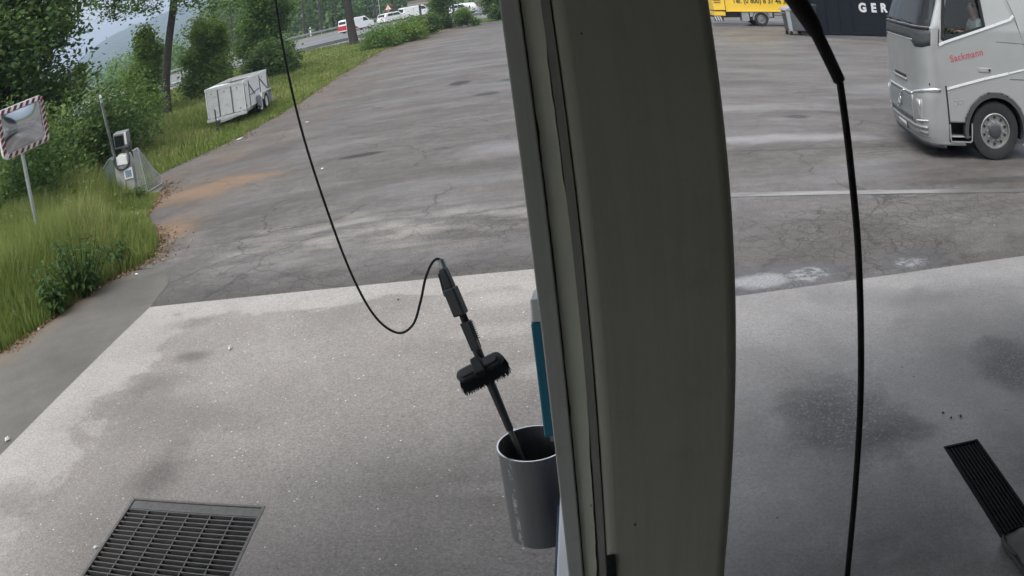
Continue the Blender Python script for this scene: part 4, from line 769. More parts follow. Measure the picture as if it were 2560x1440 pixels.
# ---------------------------------------------------------------- silver cab-over truck on the right
TK = empty('truck', (7.017, 11.48, 0), R_(-8)); tag(TK, 'silver cab-over truck standing at the right edge of the yard', 'truck')
TW, RC, REAR = 2.5, .34, 1.35
def sfz(z): return float(np.interp(z, [.2, .35, .6, 1.0, 1.2, 1.9, 2.15, 2.6, 3.4], [1.34, 1.41, 1.45, 1.46, 1.43, 1.42, 1.39, 1.21, .98]))
def inset(z): return max(0, z - 2.2) * .11 + max(0, .5 - z) * .10
def fpt(t, z, off=0):
    """point of the cab front at lateral t, height z, pushed outwards"""
    f = sfz(z); i = inset(z); tt = min(max(t, i), TW - i); d = min(tt - i, TW - i - tt)
    if d < RC:
        x = (RC - d) / RC; s = -(f - RC) - RC * math.sqrt(max(0, 1 - x * x)); nn = Vector((-math.sqrt(max(0, 1 - x * x)), -x if tt < TW / 2 else x, 0))
    else: s = -f; nn = Vector((-1, 0, 0))
    s -= .05 * max(0, 1 - ((tt - TW / 2) / (TW / 2)) ** 2) * (1 if d >= RC else math.sqrt(max(0, d / RC)))
    return Vector((s, tt, z)) + nn * off
cols = [('s', x) for x in np.linspace(REAR, 0, 42)] + [('s2', k / 32) for k in range(1, 33)] + [('c', a_) for a_ in np.linspace(0, 90, 13)[1:]] + [('f', t) for t in np.linspace(0, 1, 26)[1:]] + [('d', a_) for a_ in np.linspace(90, 0, 9)[1:]] + [('r', x) for x in np.linspace(0, 1, 10)[1:]]
zs = np.arange(.24, 3.42, .03)
def cpt(c, z):
    k, v = c; f = sfz(z); i = inset(z); e = -(f - RC)
    if k == 's': return Vector((v, i, z))
    if k == 's2': return Vector((e * v, i, z))
    if k == 'c': return fpt(i + RC - RC * math.cos(R_(v)), z)
    if k == 'f': return fpt(i + RC + (TW - 2 * i - 2 * RC) * v, z)
    if k == 'd': return fpt(TW - i - RC + RC * math.cos(R_(v)), z)
    return Vector((e + (REAR - e) * v, TW - i, z))
def inpoly(x, y, P):
    r = False; j = len(P) - 1
    for i in range(len(P)):
        if (P[i][1] > y) != (P[j][1] > y) and x < (P[j][0] - P[i][0]) * (y - P[i][1]) / (P[j][1] - P[i][1]) + P[i][0]: r = not r
        j = i
    return r
SW = [(-1.01, 1.99), (-.17, 2.25), (-.24, 2.72), (-.32, 3.18), (-.86, 3.18)]
nc, nz_ = len(cols), len(zs); pts = [cpt(c, z) for c in cols for z in zs]
fb, fw, fs_ = [], [], []
for i in range(nc - 1):
    for j in range(nz_ - 1):
        f = (i * nz_ + j, (i + 1) * nz_ + j, (i + 1) * nz_ + j + 1, i * nz_ + j + 1); c = sum((pts[q] for q in f), Vector()) / 4; k, v = cols[i + 1]
        if k in ('s', 's2'):
            if c.x ** 2 + (c.z - .50) ** 2 < .645 ** 2 or (abs(c.x) < .6 and c.z < .5): continue
            if -.94 < c.x < -.50 and .31 < c.z < .62: continue
            if inpoly(c.x, c.z, SW): fs_.append(f); continue
        if c.z > 2.185 and c.z < 3.2 and ((k == 'c' and v > 33) or k == 'f' or (k == 'd' and v > 20)): fw.append(f); continue
        fb.append(f)
def sub(name, faces, mat, **kw):
    used = sorted({q for f in faces for q in f}); mp2 = {q: n for n, q in enumerate(used)}; a = MB(); a.add([pts[q] for q in used], [tuple(mp2[q] for q in f) for f in faces]); return a.build(name, mat, TK, **kw)
body_o = sub('cab_shell', fb, M['silver'], smooth=True, solid=.012)
sub('windscreen', fw, M['glass'], smooth=True); sub('side_window', fs_, M['sideglass'])
def tbox(name, a0, b0, mat, bev=.0, **k): a = MB(); a.span(a0, b0); return a.build(name, mat, TK, bevel=bev, **k)
def strip(name, mat, t0, t1, zlo, zhi, off=.006, n=40, rows=3, th=.008):
    a = MB(); V_ = []
    for i in range(n + 1):
        t = t0 + (t1 - t0) * i / n; lo = zlo(t) if callable(zlo) else zlo; hi = zhi(t) if callable(zhi) else zhi
        V_ += [fpt(t, lo + (hi - lo) * j / rows, off) for j in range(rows + 1)]
    a.add(V_, [(i * (rows + 1) + j, (i + 1) * (rows + 1) + j, (i + 1) * (rows + 1) + j + 1, i * (rows + 1) + j + 1) for i in range(n) for j in range(rows)]); return a.build(name, mat, TK, smooth=True, solid=th)
ip = lambda xs, ys: (lambda t: float(np.interp(t, xs, ys)))
tbox('roof', (-.95, .08, 3.39), (REAR - .02, TW - .08, 3.42), M['silver'])
tbox('rear_wall', (REAR - .03, .03, .6), (REAR - .012, TW - .03, 3.39), M['darkgrey']); tbox('underbody', (-1.15, .72, .28), (REAR - .05, TW - .1, .9), M['black']); tbox('cab_floor', (-1.3, .05, 1.22), (REAR - .05, TW - .05, 1.26), M['black'])
strip('dark_band', M['darkgrey'], .0, TW, ip([0, .12, .30, .42, .55, 2.0, 2.15, 2.5], [1.90, 1.84, 1.83, 1.90, 1.95, 1.95, 1.88, 1.9]), 2.165, .006, 60)
strip('screen_ledge', M['black'], .05, TW - .05, 2.15, 2.185, .02, 50)
for t in (.55, 1.25, 1.9): strip('wiper', M['black'], t, t + .55, ip([t, t + .55], [2.21, 2.24]), ip([t, t + .55], [2.235, 2.262]), .03, 12, 1)
strip('hood_seam', M['darkgrey'], .55, 2.1, 1.50, 1.509, .003, 30, 1, .004); strip('hood_seam', M['darkgrey'], 2.1, 2.112, 1.50, 1.88, .003, 2, 2, .004)
strip('hood_lip', M['chrome'], .42, 2.1, 1.935, 1.95, .012, 30, 1)
strip('bonnet_slot', M['black'], .88, 1.66, 1.235, 1.285, .006, 20, 1); strip('slot_lip', M['silver'], .85, 1.7, 1.185, 1.233, .02, 20, 2, .02)
strip('bumper_top_highlight', M['chrome'], .0, .50, ip([0, .5], [1.125, 1.02]), ip([0, .5], [1.19, 1.06]), .012, 20, 2); strip('bumper_top_highlight', M['chrome'], .5, 2.05, 1.00, 1.045, .016, 30, 2)  # bright strips stand for the light on the bumper's curved top edge
strip('grille_backing', M['darkgrey'], .52, 2.0, .53, .985, .004, 30, 2)
for k in range(11): strip('grille_bar', M['paintgrey'], .54, 1.98, .635 + k * .031, .652 + k * .031, .012, 24, 1, .012)
strip('lower_intake', M['blackgloss'], .56, 1.96, .535, .61, .010, 24, 1)
strip('grille_rim', M['silver'], .46, .53, .50, 1.0, .016, 4, 4, .014); strip('grille_rim', M['silver'], 1.99, 2.06, .50, 1.0, .016, 4, 4, .014); strip('bumper_lip', M['silver'], .1, 2.4, ip([.1, .5, 2, 2.4], [.49, .455, .455, .49]), ip([.1, .5, 2, 2.4], [.53, .515, .515, .53]), .018, 40, 2, .02)
c0 = fpt(1.25, .80, .035)
a = MB(); a.tube([c0 + Vector((0, .085 * math.cos(t), .085 * math.sin(t))) for t in np.linspace(0, 2 * math.pi, 25)], .012, 8); a.bar(c0 + Vector((-.004, .17, -.17)), c0 + Vector((-.004, -.18, .18)), .022, .022); a.lathe([(0, 0), (.075, 0)], Matrix.Translation(c0) @ Matrix.Rotation(R_(90), 4, 'Y'), 20); a.build('emblem', M['chrome'], TK, smooth=True)
for tt in (.16, TW - .34):
    strip('headlight', M['paintgrey'], tt, tt + .17, .57, .97, .006, 6, 4); strip('headlight_strip', M['chrome'], tt + .05, tt + .075, .62, .95, .013, 2, 3)
strip('daytime_light', M['white'], .08, .36, ip([.08, .36], [.62, .575]), ip([.08, .36], [.645, .605]), .014, 10, 1); strip('daytime_light', M['white'], TW - .36, TW - .08, .58, .61, .014, 10, 1)
strip('fog_lamp', M['paintgrey'], .12, .36, .38, .45, .008, 8, 1); strip('bumper_seam', M['black'], .0, TW, .345, .352, .004, 50, 1, .004)
strip('bumper_valance', M['darkgrey'], .02, TW - .02, .19, .262, .0, 50, 2, .02)
strip('number_plate', pm('plate_white', (.45, .46, .46), .5), 1.0, 1.52, .335, .445, .03, 8, 1, .006); strip('plate_frame', M['black'], .98, 1.54, .325, .455, .022, 8, 1, .006)
# near side details
def sline(name, P, mat, w_=.012, off=-.006, d_=.012):
    a = MB()
    for p, q in zip(P[:-1], P[1:]): a.bar((p[0], off, p[1]), (q[0], off, q[1]), d_, w_)
    return a.build(name, mat, TK)
sline('sill_trim', [(-1.08, 1.90), (-1.0, 1.945), (-.18, 2.215), (.36, 2.40), (.43, 2.47)], M['trim'], .040, -.014, .02); sline('window_gasket', SW + SW[:1], M['black'], .055, -.004, .014)
sline('door_trim', [(-.975, 1.185), (-.2, 1.385), (.28, 1.49)], M['trim'], .036, -.010, .02); sline('door_trim', [(.30, 1.495), (.75, 1.60), (1.3, 1.66)], M['trim'], .022, -.010, .02)
sline('door_seam', [(-1.03, 1.93), (-1.05, 1.22)], M['black'], .006, -.001, .006); sline('door_seam', [(.30, 2.0), (.29, 1.12)], M['black'], .006, -.001, .006); sline('panel_line', [(.05, 2.01), (.62, 2.00), (1.3, 2.0)], M['darkgrey'], .010, -.003, .008); sline('panel_line', [(.31, 1.39), (1.3, 1.40)], M['darkgrey'], .012, -.004, .01)
sline('panel_line', [(.31, 2.74), (.45, 2.47), (.63, 1.95), (.70, 1.6)], M['darkgrey'], .008, -.002, .008); sline('panel_line', [(-.93, 1.10), (-.2, 1.26), (.5, 1.33), (1.2, 1.34)], M['darkgrey'], .006, -.001, .006)
sline('panel_line', [(-1.0, 1.78), (-.88, 1.82), (-.83, 1.95)], M['darkgrey'], .008, -.002, .006); sline('corner_gap', [(-.995, 1.235), (-.93, .32)], M['black'], .034, -.002, .012)
a = MB(); a.span((-.33, -.02, 1.49), (-.08, -.002, 1.565)); a.build('door_handle', M['silver'], TK, bevel=.012); a = MB(); a.tube([(-.11, -.022, 1.53), (-.11, -.03, 1.53)], .022, 12); a.build('handle_lock', M['black'], TK)
a = MB(); a.prism([(-.86, .90), (-.84, .99), (-.66, 1.02), (-.65, .995), (-.78, .975), (-.80, .90)], -.010, -.001, lambda u, v, w_: (u, w_, v)); a.prism([(-.79, .935), (-.78, .955), (-.64, .975), (-.64, .955)], -.010, -.001, lambda u, v, w_: (u, w_, v)); a.build('side_badge', M['chrome'], TK)
text_part('Sackmann', 'name_lettering', pm('faded_red', (.36, .07, .09), .5, 0, .12, 25), TK, (-.87, -.008, 1.63), .155, (R_(90), R_(-13), 0), .002, .002, 1.1, 0, 1.0)
# wheel arch, steps
a = MB(); arc = [(.645 * math.cos(t), .50 + .645 * math.sin(t)) for t in np.linspace(R_(-12), R_(192), 30)]; arc2 = [(.575 * math.cos(t), .50 + .575 * math.sin(t)) for t in np.linspace(R_(192), R_(-12), 30)]
a.prism(arc + arc2, -.035, .10, lambda u, v, w_: (u, w_, v)); a.build('arch_lip', M['darkgrey'], TK, smooth=True)
a = MB(); n = 30; vs = [(.60 * math.cos(t), y, .50 + .60 * math.sin(t)) for t in np.linspace(R_(-15), R_(195), n) for y in (.10, .75)]; a.add(vs, [(2 * i, 2 * i + 2, 2 * i + 3, 2 * i + 1) for i in range(n - 1)]); a.build('arch_liner', M['black'], TK, smooth=True)
tbox('arch_back', (-.62, .72, .28), (.62, .74, 1.15), M['black'])
a = MB(); a.span((-.95, .01, .30), (-.49, .30, .312)); a.span((-.95, .30, .30), (-.49, .31, .64)); a.span((-.952, .012, .312), (-.942, .30, .63)); a.span((-.498, .012, .312), (-.488, .30, .63)); a.build('step_recess', M['black'], TK)
a = MB(); a.span((-.92, .03, .375), (-.52, .26, .395)); a.build('step_tread', M['paintgrey'], TK, bevel=.006)
sline('step_edge', [(-.945, .60), (-.93, .335), (-.91, .31), (-.53, .31), (-.50, .335), (-.495, .62)], M['silver'], .022, -.004, .02)
dalu = M['dalu']; wh = wheel(TK, (0, .17, .50), .50, .30, .30, 0, dalu); a = MB(); a.lathe([(.292, 0), (.306, 0), (.306, .012), (.292, .012), (.292, 0)], Matrix.Translation((0, .05, .50)) @ Matrix.Rotation(R_(90), 4, 'X'), 40); a.build('rim_ring', M['chrome'], TK, smooth=True)
a = MB(); Mx = Matrix.Translation((0, .055, .50)) @ Matrix.Rotation(R_(90), 4, 'X'); a.lathe([(.12, .0), (.125, .03), (.10, .045), (0, .045)], Mx, 24); a.build('hub_cap', M['darkgrey'], TK, smooth=True)
for k in range(10):
    t = 2 * math.pi * k / 10; a = MB(); a.lathe([(.013, 0), (.013, .03), (0, .032)], Matrix.Translation((.165 * math.cos(t), .068, .50 + .165 * math.sin(t))) @ Matrix.Rotation(R_(90), 4, 'X'), 8); a.build('wheel_nut', M['chrome'], TK, smooth=True)
for k in range(10):
    t = 2 * math.pi * (k + .5) / 10; a = MB(); a.lathe([(.026, 0), (.026, .004), (0, .004)], Matrix.Translation((.225 * math.cos(t), .0705, .50 + .225 * math.sin(t))) @ Matrix.Rotation(R_(90), 4, 'X'), 10); a.build('rim_hole', M['black'], TK)
wheel(TK, (0, TW - .17, .50), .50, .30, .30, 0, M['alu'], side=1)
tbox('side_skirt', (.66, .05, .26), (1.3, .12, .95), M['silver'], .01); tbox('chassis_rail', (REAR, .8, .62), (4.2, 1.7, .9), M['black'])
for s in (3.7,): wheel(TK, (s, .25, .50), .50, .5, .30, 0, M['alu']); wheel(TK, (s, TW - .25, .50), .50, .5, .30, 0, M['alu'], side=1)
# cab interior
tbox('dashboard', (-1.22, .1, 1.75), (-.72, TW - .1, 2.10), M['darkgrey'], .06); tbox('seat_base', (-.35, .32, 1.27), (.25, .85, 1.72), M['darkgrey'], .05)
a = MB(); a.box((.27, .58, 2.12), (.14, .48, .86), (0, .12, 0)); a.box((.33, .58, 2.64), (.10, .28, .2), (0, .12, 0)); a.build('seat_back', M['darkgrey'], TK, bevel=.05, seg=3)
a = MB(); cw = Vector((-.60, .60, 2.06)); tx, ty = Vector((0, 1, 0)), Vector((.55, 0, .83)); a.tube([cw + (tx * math.cos(t) + ty * math.sin(t)) * .22 for t in np.linspace(0, 2 * math.pi, 25)], .016, 8); a.bar(cw + tx * .21, cw - tx * .21, .03); a.bar(cw, cw + Vector((-.25, 0, -.25)), .05); a.build('steering_wheel', M['black'], TK, smooth=True)
for y, mname in ((.42, 'shirt'), (1.0, 'paintgrey')):
    a = MB(); N = 14; vs = []
    for i in range(N + 1):
        for z in (2.25 if y < .9 else 2.32, 3.2): vs.append((-1.20 + (.15 if z < 3 else .2) + .02 * math.sin(i * 2.3) + (z - 2.3) * .14, y + .10 * i / N, z))
    a.add(vs, [(2 * i, 2 * i + 2, 2 * i + 3, 2 * i + 1) for i in range(N)]); a.build('curtain', M[mname], TK, smooth=True)
# driver (seated, arm on the wheel)
def skin_figure(name, joints, bones, mat, parent, sub_=2, root=0):
    me = bpy.data.meshes.new(name); me.from_pydata([j[0] for j in joints], bones, []); o = bpy.data.objects.new(name, me); col.objects.link(o); me.materials.append(mat)
    if parent is not None: o.parent = parent
    m = o.modifiers.new('skin', 'SKIN'); m.use_smooth_shade = True; sv = me.skin_vertices[0].data
    for i, j in enumerate(joints): r = j[1]; sv[i].radius = (r, r) if isinstance(r, float) else r
    sv[root].use_root = True
    u_ = o.modifiers.new('sub', 'SUBSURF'); u_.levels = u_.render_levels = sub_; return o
def tkw(p): return TK.matrix_basis @ Vector(p)
TK.matrix_basis = Matrix.Translation((7.017, 11.48, 0)) @ Matrix.Rotation(R_(-8), 4, 'Z')
dv = empty('person', tuple(tkw((-.06, .50, 1.78))), R_(-8)); tag(dv, 'driver in a pale short-sleeved shirt, arm stretched to the steering wheel', 'person')
J = [((0, 0, .08), (.15, .13)), ((-.02, 0, .30), (.15, .12)), ((-.05, 0, .50), (.17, .12)), ((-.07, 0, .58), (.068, .068)), ((-.085, 0, .635), (.062, .062)), ((-.10, 0, .70), (.085, .092)), ((-.10, 0, .80), (.092, .105)), ((-.09, 0, .87), (.06, .07)),
     ((-.06, -.20, .53), (.062, .062)), ((-.16, -.27, .30), (.047, .047)), ((-.42, -.20, .33), (.036, .036)), ((-.50, -.18, .345), (.030, .042)), ((-.06, .20, .53), (.062, .062)), ((-.16, .27, .30), (.047, .047)), ((-.42, .22, .33), (.036, .036)), ((-.50, .20, .345), (.030, .042)),
     ((-.05, -.10, .04), (.085, .085)), ((-.46, -.14, .06), (.065, .065)), ((-.55, -.14, -.36), (.045, .045)), ((-.70, -.14, -.40), (.04, .035)), ((-.05, .10, .04), (.085, .085)), ((-.46, .14, .06), (.065, .065)), ((-.55, .14, -.36), (.045, .045)), ((-.70, .14, -.40), (.04, .035))]
Bn = [(0, 1), (1, 2), (2, 3), (3, 4), (4, 5), (5, 6), (6, 7), (2, 8), (8, 9), (9, 10), (10, 11), (2, 12), (12, 13), (13, 14), (14, 15), (0, 16), (16, 17), (17, 18), (18, 19), (0, 20), (20, 21), (21, 22), (22, 23)]
for hb, sy in ((11, -1), (15, 1)):
    bx_, by_, bz_ = J[hb][0]
    for k in range(4):
        q = len(J); yy = by_ + (k - 1.5) * .019; ln = (.035, .042, .04, .03)[k]
        J += [((bx_ - .035, yy, bz_ + .012), (.009, .009)), ((bx_ - .035 - ln, yy, bz_ + .002), (.0085, .0085)), ((bx_ - .045 - ln, yy, bz_ - .028), (.008, .008))]; Bn += [(hb, q), (q, q + 1), (q + 1, q + 2)]
    q = len(J); J += [((bx_ + .0, by_ - sy * .035, bz_ - .015), (.011, .011)), ((bx_ - .035, by_ - sy * .045, bz_ - .03), (.009, .009))]; Bn += [(hb, q), (q, q + 1)]
skin_figure('body', J, Bn, M['skin'], dv)
JS = [(p, tuple(x * 1.13 + .006 for x in r)) for p, r in J[:3]] + [((-.06, 0, .57), (.10, .085)), ((-.06, -.20, .53), (.078, .078)), ((-.12, -.245, .385), (.070, .070)), ((-.06, .20, .53), (.078, .078)), ((-.12, .245, .385), (.070, .070))]
skin_figure('shirt', JS, [(0, 1), (1, 2), (2, 3), (2, 4), (4, 5), (2, 6), (6, 7)], M['shirt'], dv)
JT = [(p, tuple(x * 1.12 + .004 for x in r)) for p, r in (J[0], J[16], J[17], J[18], J[20], J[21], J[22])]; skin_figure('trousers', JT, [(0, 1), (1, 2), (2, 3), (0, 4), (4, 5), (5, 6)], M['darkgrey'], dv)
a = MB(); a.lathe([(0, .112), (.055, .104), (.092, .062), (.106, .01), (.098, -.04)], Matrix.Translation((-.07, 0, .79)) @ Matrix.Rotation(R_(8), 4, 'Y'), 20); a.build('hair', M['hair'], dv, smooth=True)
a = MB(); a.tube([(-.19, 0, .775), (-.212, 0, .745), (-.185, 0, .735)], [.008, .016, .01], 8); a.build('nose', M['skin'], dv, smooth=True)
for s in (-1, 1):
    a = MB(); a.lathe([(0, -.011), (.008, -.008), (.011, 0), (.008, .008), (0, .011)], Matrix.Translation((-.178, s * .032, .78)), 10); a.build('eye', M['white'], dv, smooth=True)
    a = MB(); a.lathe([(0, -.03), (.016, -.02), (.02, 0), (.016, .02), (0, .03)], Matrix.Translation((-.095, s * .095, .76)), 10); a.build('ear', M['skin'], dv, smooth=True)
a = MB(); a.bar((-.183, -.022, .705), (-.183, .022, .705), .008, .006); a.build('mouth', pm('lips', (.3, .12, .1), .5), dv)
tp = tkw((-1.16, .30, 2.10)); toy = empty('plush_toy', tuple(tp), R_(-30)); tag(toy, 'small pink and white plush toy behind the windscreen corner', 'toy')
def ball(mb, c, r, sc=(1, 1, 1)): mb.lathe([(r * math.sin(t), -r * math.cos(t)) for t in np.linspace(0, math.pi, 9)], Matrix.Translation(c) @ Matrix.Diagonal((*sc, 1)), 12)
pk = pm('pink_plush', (.45, .28, .24), .95, 0, .2, 30)
a = MB(); ball(a, (0, 0, .06), .055, (1, 1, 1.1)); a.build('torso', pk, toy, smooth=True); a = MB(); ball(a, (0, 0, .15), .048); a.build('head', pk, toy, smooth=True)
for s in (-1, 1): a = MB(); ball(a, (s * .045, 0, .02), .025); a.build('foot', M['white'], toy, smooth=True); a = MB(); ball(a, (s * .035, 0, .195), .016); a.build('ear', pk, toy, smooth=True)
# ---------------------------------------------------------------- vegetation
def tinted_mesh(name, V, F4, F3, tint, mat, parent=None):
    """V (n,3); F4 (k,4); F3 (m,3) with tint per face (quads first)"""
    me = bpy.data.meshes.new(name); V = np.asarray(V, np.float32); F4 = np.asarray(F4, np.int32).reshape(-1, 4); F3 = np.asarray(F3, np.int32).reshape(-1, 3)
    nq, nt_ = len(F4), len(F3); me.vertices.add(len(V)); me.vertices.foreach_set('co', V.ravel()); me.loops.add(nq * 4 + nt_ * 3); me.polygons.add(nq + nt_)
    me.loops.foreach_set('vertex_index', np.concatenate([F4.ravel(), F3.ravel()])); st = np.concatenate([np.arange(nq) * 4, nq * 4 + np.arange(nt_) * 3]); me.polygons.foreach_set('loop_start', st.astype(np.int32))
    me.update(calc_edges=True); at = me.attributes.new('tint', 'FLOAT', 'FACE'); at.data.foreach_set('value', np.asarray(tint, np.float32)); me.materials.append(mat)
    o = bpy.data.objects.new(name, me); col.objects.link(o)
    if parent is not None: o.parent = parent
    return o
def leaves(P, size, rng_, aspect=.55, flat=.35, droop=0):
    n = len(P); d = rng_.normal(size=(n, 3)); d[:, 2] = d[:, 2] * flat - droop; d /= np.linalg.norm(d, axis=1)[:, None] + 1e-9
    e = rng_.normal(size=(n, 3)); e -= d * (e * d).sum(1)[:, None]; e /= np.linalg.norm(e, axis=1)[:, None] + 1e-9
    s = size * rng_.uniform(.5, 1.6, n)[:, None]; c = np.cross(d, e)
    V = np.empty((n, 4, 3)); V[:, 0] = P - d * s * .5; V[:, 1] = P + e * s * aspect * .5 - c * s * .08 + d * s * .05; V[:, 2] = P + d * s * .5; V[:, 3] = P - e * s * aspect * .5 - c * s * .08 + d * s * .05
    return V.reshape(-1, 3), np.arange(n * 4).reshape(-1, 4)
def crown_points(blobs, n, rng_, clump=.2, cl_per=26):
    out, tn = [], []; vol = np.array([b[1] ** 2 for b in blobs]); vol = vol / vol.sum()
    for (c, r, *sq), f in zip(blobs, vol):
        sq = sq[0] if sq else (1, 1, 1); k = max(6, int(cl_per)); m = max(1, int(n * f / k))
        u = rng_.normal(size=(k, 3)); u /= np.linalg.norm(u, axis=1)[:, None]; rad = r * rng_.uniform(.45, 1.05, k)[:, None]; C = u * rad
        ct = rng_.uniform(-.4, .4, k) + .16 * u[:, 2]
        q = C[:, None, :] + rng_.normal(size=(k, m, 3)) * r * clump * rng_.uniform(.6, 1.4, (k, 1, 1)); q = q * np.array(sq)
        out.append((q + np.array(c)).reshape(-1, 3)); tn.append((ct[:, None] + rng_.normal(size=(k, m)) * .13 + .5).reshape(-1))
    return np.concatenate(out), np.clip(np.concatenate(tn), 0, 1)
def plant(name, label, cat, base, blobs, n, size, mat, seed, trunk=None, limbs=True, group=None, clump=.2, cl_per=26, aspect=.55, droop=.1, minz=.05):
    """blobs are relative to base; trunk: list of (x,y,z,r)"""
    rg = np.random.RandomState(seed); e = empty(name, base); tag(e, label, cat, group)
    P, tn = crown_points(blobs, n, rg, clump, cl_per); ok = P[:, 2] > minz; P, tn = P[ok], tn[ok]
    V, F = leaves(P, size, rg, aspect, .5, droop); tinted_mesh('crown' if cat == 'tree' else 'foliage', V, F, [], tn, mat, e)
    a = MB()
    if trunk: a.tube(catmull([t[:3] for t in trunk], 4), list(np.interp(np.linspace(0, len(trunk) - 1, (len(trunk) - 1) * 4 + 1), range(len(trunk)), [t[3] for t in trunk])), 14); top = Vector(trunk[-1][:3]); r0 = trunk[-1][3]
    else: top = Vector((0, 0, .1)); r0 = .05
    if limbs:
        for c, r, *_ in blobs[:14]:
            c = Vector(c); m_ = top.lerp(c, .5) + Vector((rg.uniform(-.2, .2), rg.uniform(-.2, .2), rg.uniform(-.1, .3))) * r
            a.tube(catmull([top, m_, c], 4), list(np.linspace(r0 * .6, r0 * .12 + .006, 9)), 7)
    if a.v: a.build('trunk' if cat == 'tree' else 'stems', M['bark'], e, smooth=True)
    return e
def pol(az, r, z=0): return (r * math.sin(R_(az)), r * math.cos(R_(az)), z)
def blobs_arc(az0, az1, r0, r1, z0, z1, rad, n, seed, base):
    rg = np.random.RandomState(seed); out = []
    for k in range(n):
        p = pol(rg.uniform(az0, az1), rg.uniform(r0, r1), rg.uniform(z0, z1)); out.append(((p[0] - base[0], p[1] - base[1], p[2]), rad * rg.uniform(.75, 1.25)))
    return out
# big dark tree on the far left
b = pol(-40, 27); plant('broad_tree', 'big dense dark green tree filling the top left corner', 'tree', b, blobs_arc(-49, -36.2, 23.5, 29, 1.6, 10.5, 1.25, 40, 3, b) + blobs_arc(-39, -35.2, 24, 28, 4.5, 8.5, .8, 9, 4, b), 62000, .19, M['leaf_dark'], 21, [(0, 0, -.1, .38), (.1, 0, 2, .3), (0, .1, 4.5, .22), (.1, 0, 7, .12)], clump=.3, cl_per=30)
# scrub below it
for az, r, z, rad, n, lab, mt, sd_ in ((-37.5, 22, 1.5, 1.25, 9000, 'dark leafy shrub behind the traffic mirror', 'leaf_dark', 31), (-34.0, 25, 1.3, 1.3, 9000, 'dark scrub shrub right behind the leaning vacuum boom', 'leaf_dark', 32), (-31.6, 33, 1.4, 1.35, 8000, 'mid green shrub between the boom pole and the tree trunk', 'leaf_mid', 33), (-41.5, 19, 1.5, 1.3, 8000, 'dark shrub at the left picture edge under the big tree', 'leaf_dark', 34)):
    b = pol(az, r); rg = np.random.RandomState(sd_); plant('shrub', lab, 'shrub', b, [((rg.uniform(-1.3, 1.3), rg.uniform(-1, 1), rg.uniform(.4, z + .7)), rad * rg.uniform(.55, .9)) for k in range(7)], n, .12, M[mt], sd_, clump=.24)
# tree with the dark trunk near the trailer
b = pol(-28.55, 40); tp1 = pol(-27.1, 40.2); rg = np.random.RandomState(5)
bl = [((rg.uniform(-4.2, 4.8), rg.uniform(-3, 3), rg.uniform(7.6, 12)), rg.uniform(1.1, 1.7)) for k in range(16)] + [((p[0] - b[0], p[1] - b[1], p[2]), .55) for p in (pol(-32.2, 39, 6.2), pol(-31.4, 39, 6.0), pol(-30.6, 38, 6.15), pol(-29.6, 38, 5.95), pol(-28.6, 39, 5.75), pol(-26.6, 39, 5.5), pol(-25.4, 39, 5.5), pol(-24.2, 40, 5.1), pol(-27.5, 38, 6.3), pol(-22.8, 40, 4.8), pol(-33.0, 38, 6.9))]
plant('broad_tree', 'tree with a slim dark trunk rising behind the white trailer', 'tree', b, bl, 26000, .17, M['leaf_mid'], 41, [(0, 0, -.1, .27), (.12, 0, 1.5, .215), (.5, .1, 3.6, .205), (tp1[0] - b[0], tp1[1] - b[1], 5.9, .20), (1.2, .3, 8, .14)], clump=.3, cl_per=24)
# shrubs and small trees along the verge
def bush(az0, az1, r, zt, n, size, mt, lab, sd_, nb=9, nm='shrub', zb=.3, rad=None):
    b = pol((az0 + az1) / 2, r); wdt = R_(az1 - az0) * r / 2; rad = rad or wdt * .42; rg = np.random.RandomState(sd_)
    bl = []
    for k in range(nb):
        h = zb + (zt - rad * .7 - zb) * (k + .5) / nb; t = k / nb; ww = wdt * (1 - .35 * t ** 2) - rad * .5
        az_ = R_((az0 + az1) / 2); l = rg.uniform(-ww, ww); d = rg.uniform(-.7, .7); bl.append(((l * math.cos(az_) + d * math.sin(az_), -l * math.sin(az_) + d * math.cos(az_), h), rad * rg.uniform(.7, 1.15)))
    return plant(nm, lab, 'shrub', b, bl, n, size, M[mt], sd_, clump=.33, cl_per=22)
bush(-31.6, -28.0, 44, 4.9, 15000, .17, 'leaf_light', 'loose pale green bush left of the slim dark trunk', 51, 12)
bush(-27.2, -22.8, 45, 4.6, 19000, .16, 'leaf_light', 'rounded yellowish green bush behind the trailer', 52, 13)
bush(-22.9, -18.4, 50, 6.6, 24000, .17, 'leaf_mid', 'tall bright bush right of the trailer, crossed by the thin hose', 53, 16)
bush(-22.6, -18.6, 48, 2.2, 9000, .14, 'leaf_dark', 'low dark shrub at the foot of the tall bright bush', 54, 9)
bush(-14.0, -11.2, 53.5, 1.35, 12000, .11, 'leaf_mid', 'low dark hedge mound beside the second trunk', 55, 10, 'hedge', .1, .75)
bush(-12.6, -9.6, 55.5, 1.45, 12000, .12, 'leaf_light', 'yellow green hedge mound sloping to the yard edge', 56, 10, 'hedge', .1, .8)
bush(-10.8, -8.6, 60, 1.7, 9000, .13, 'leaf_dark', 'dark round shrub below the shelter roof', 57, 9)
bush(-9.2, -6.6, 66, 3.4, 12000, .15, 'leaf_dark', 'tall dark bush right of the shelter', 58, 11)
bush(-7.6, -6.0, 64, 1.5, 6000, .12, 'leaf_mid', 'low mid green bush at the end of the yard', 59, 8)
bush(-5.6, -3.4, 69, 4.2, 12000, .16, 'leaf_dark', 'dark bush hard against the left edge of the column', 60, 12)
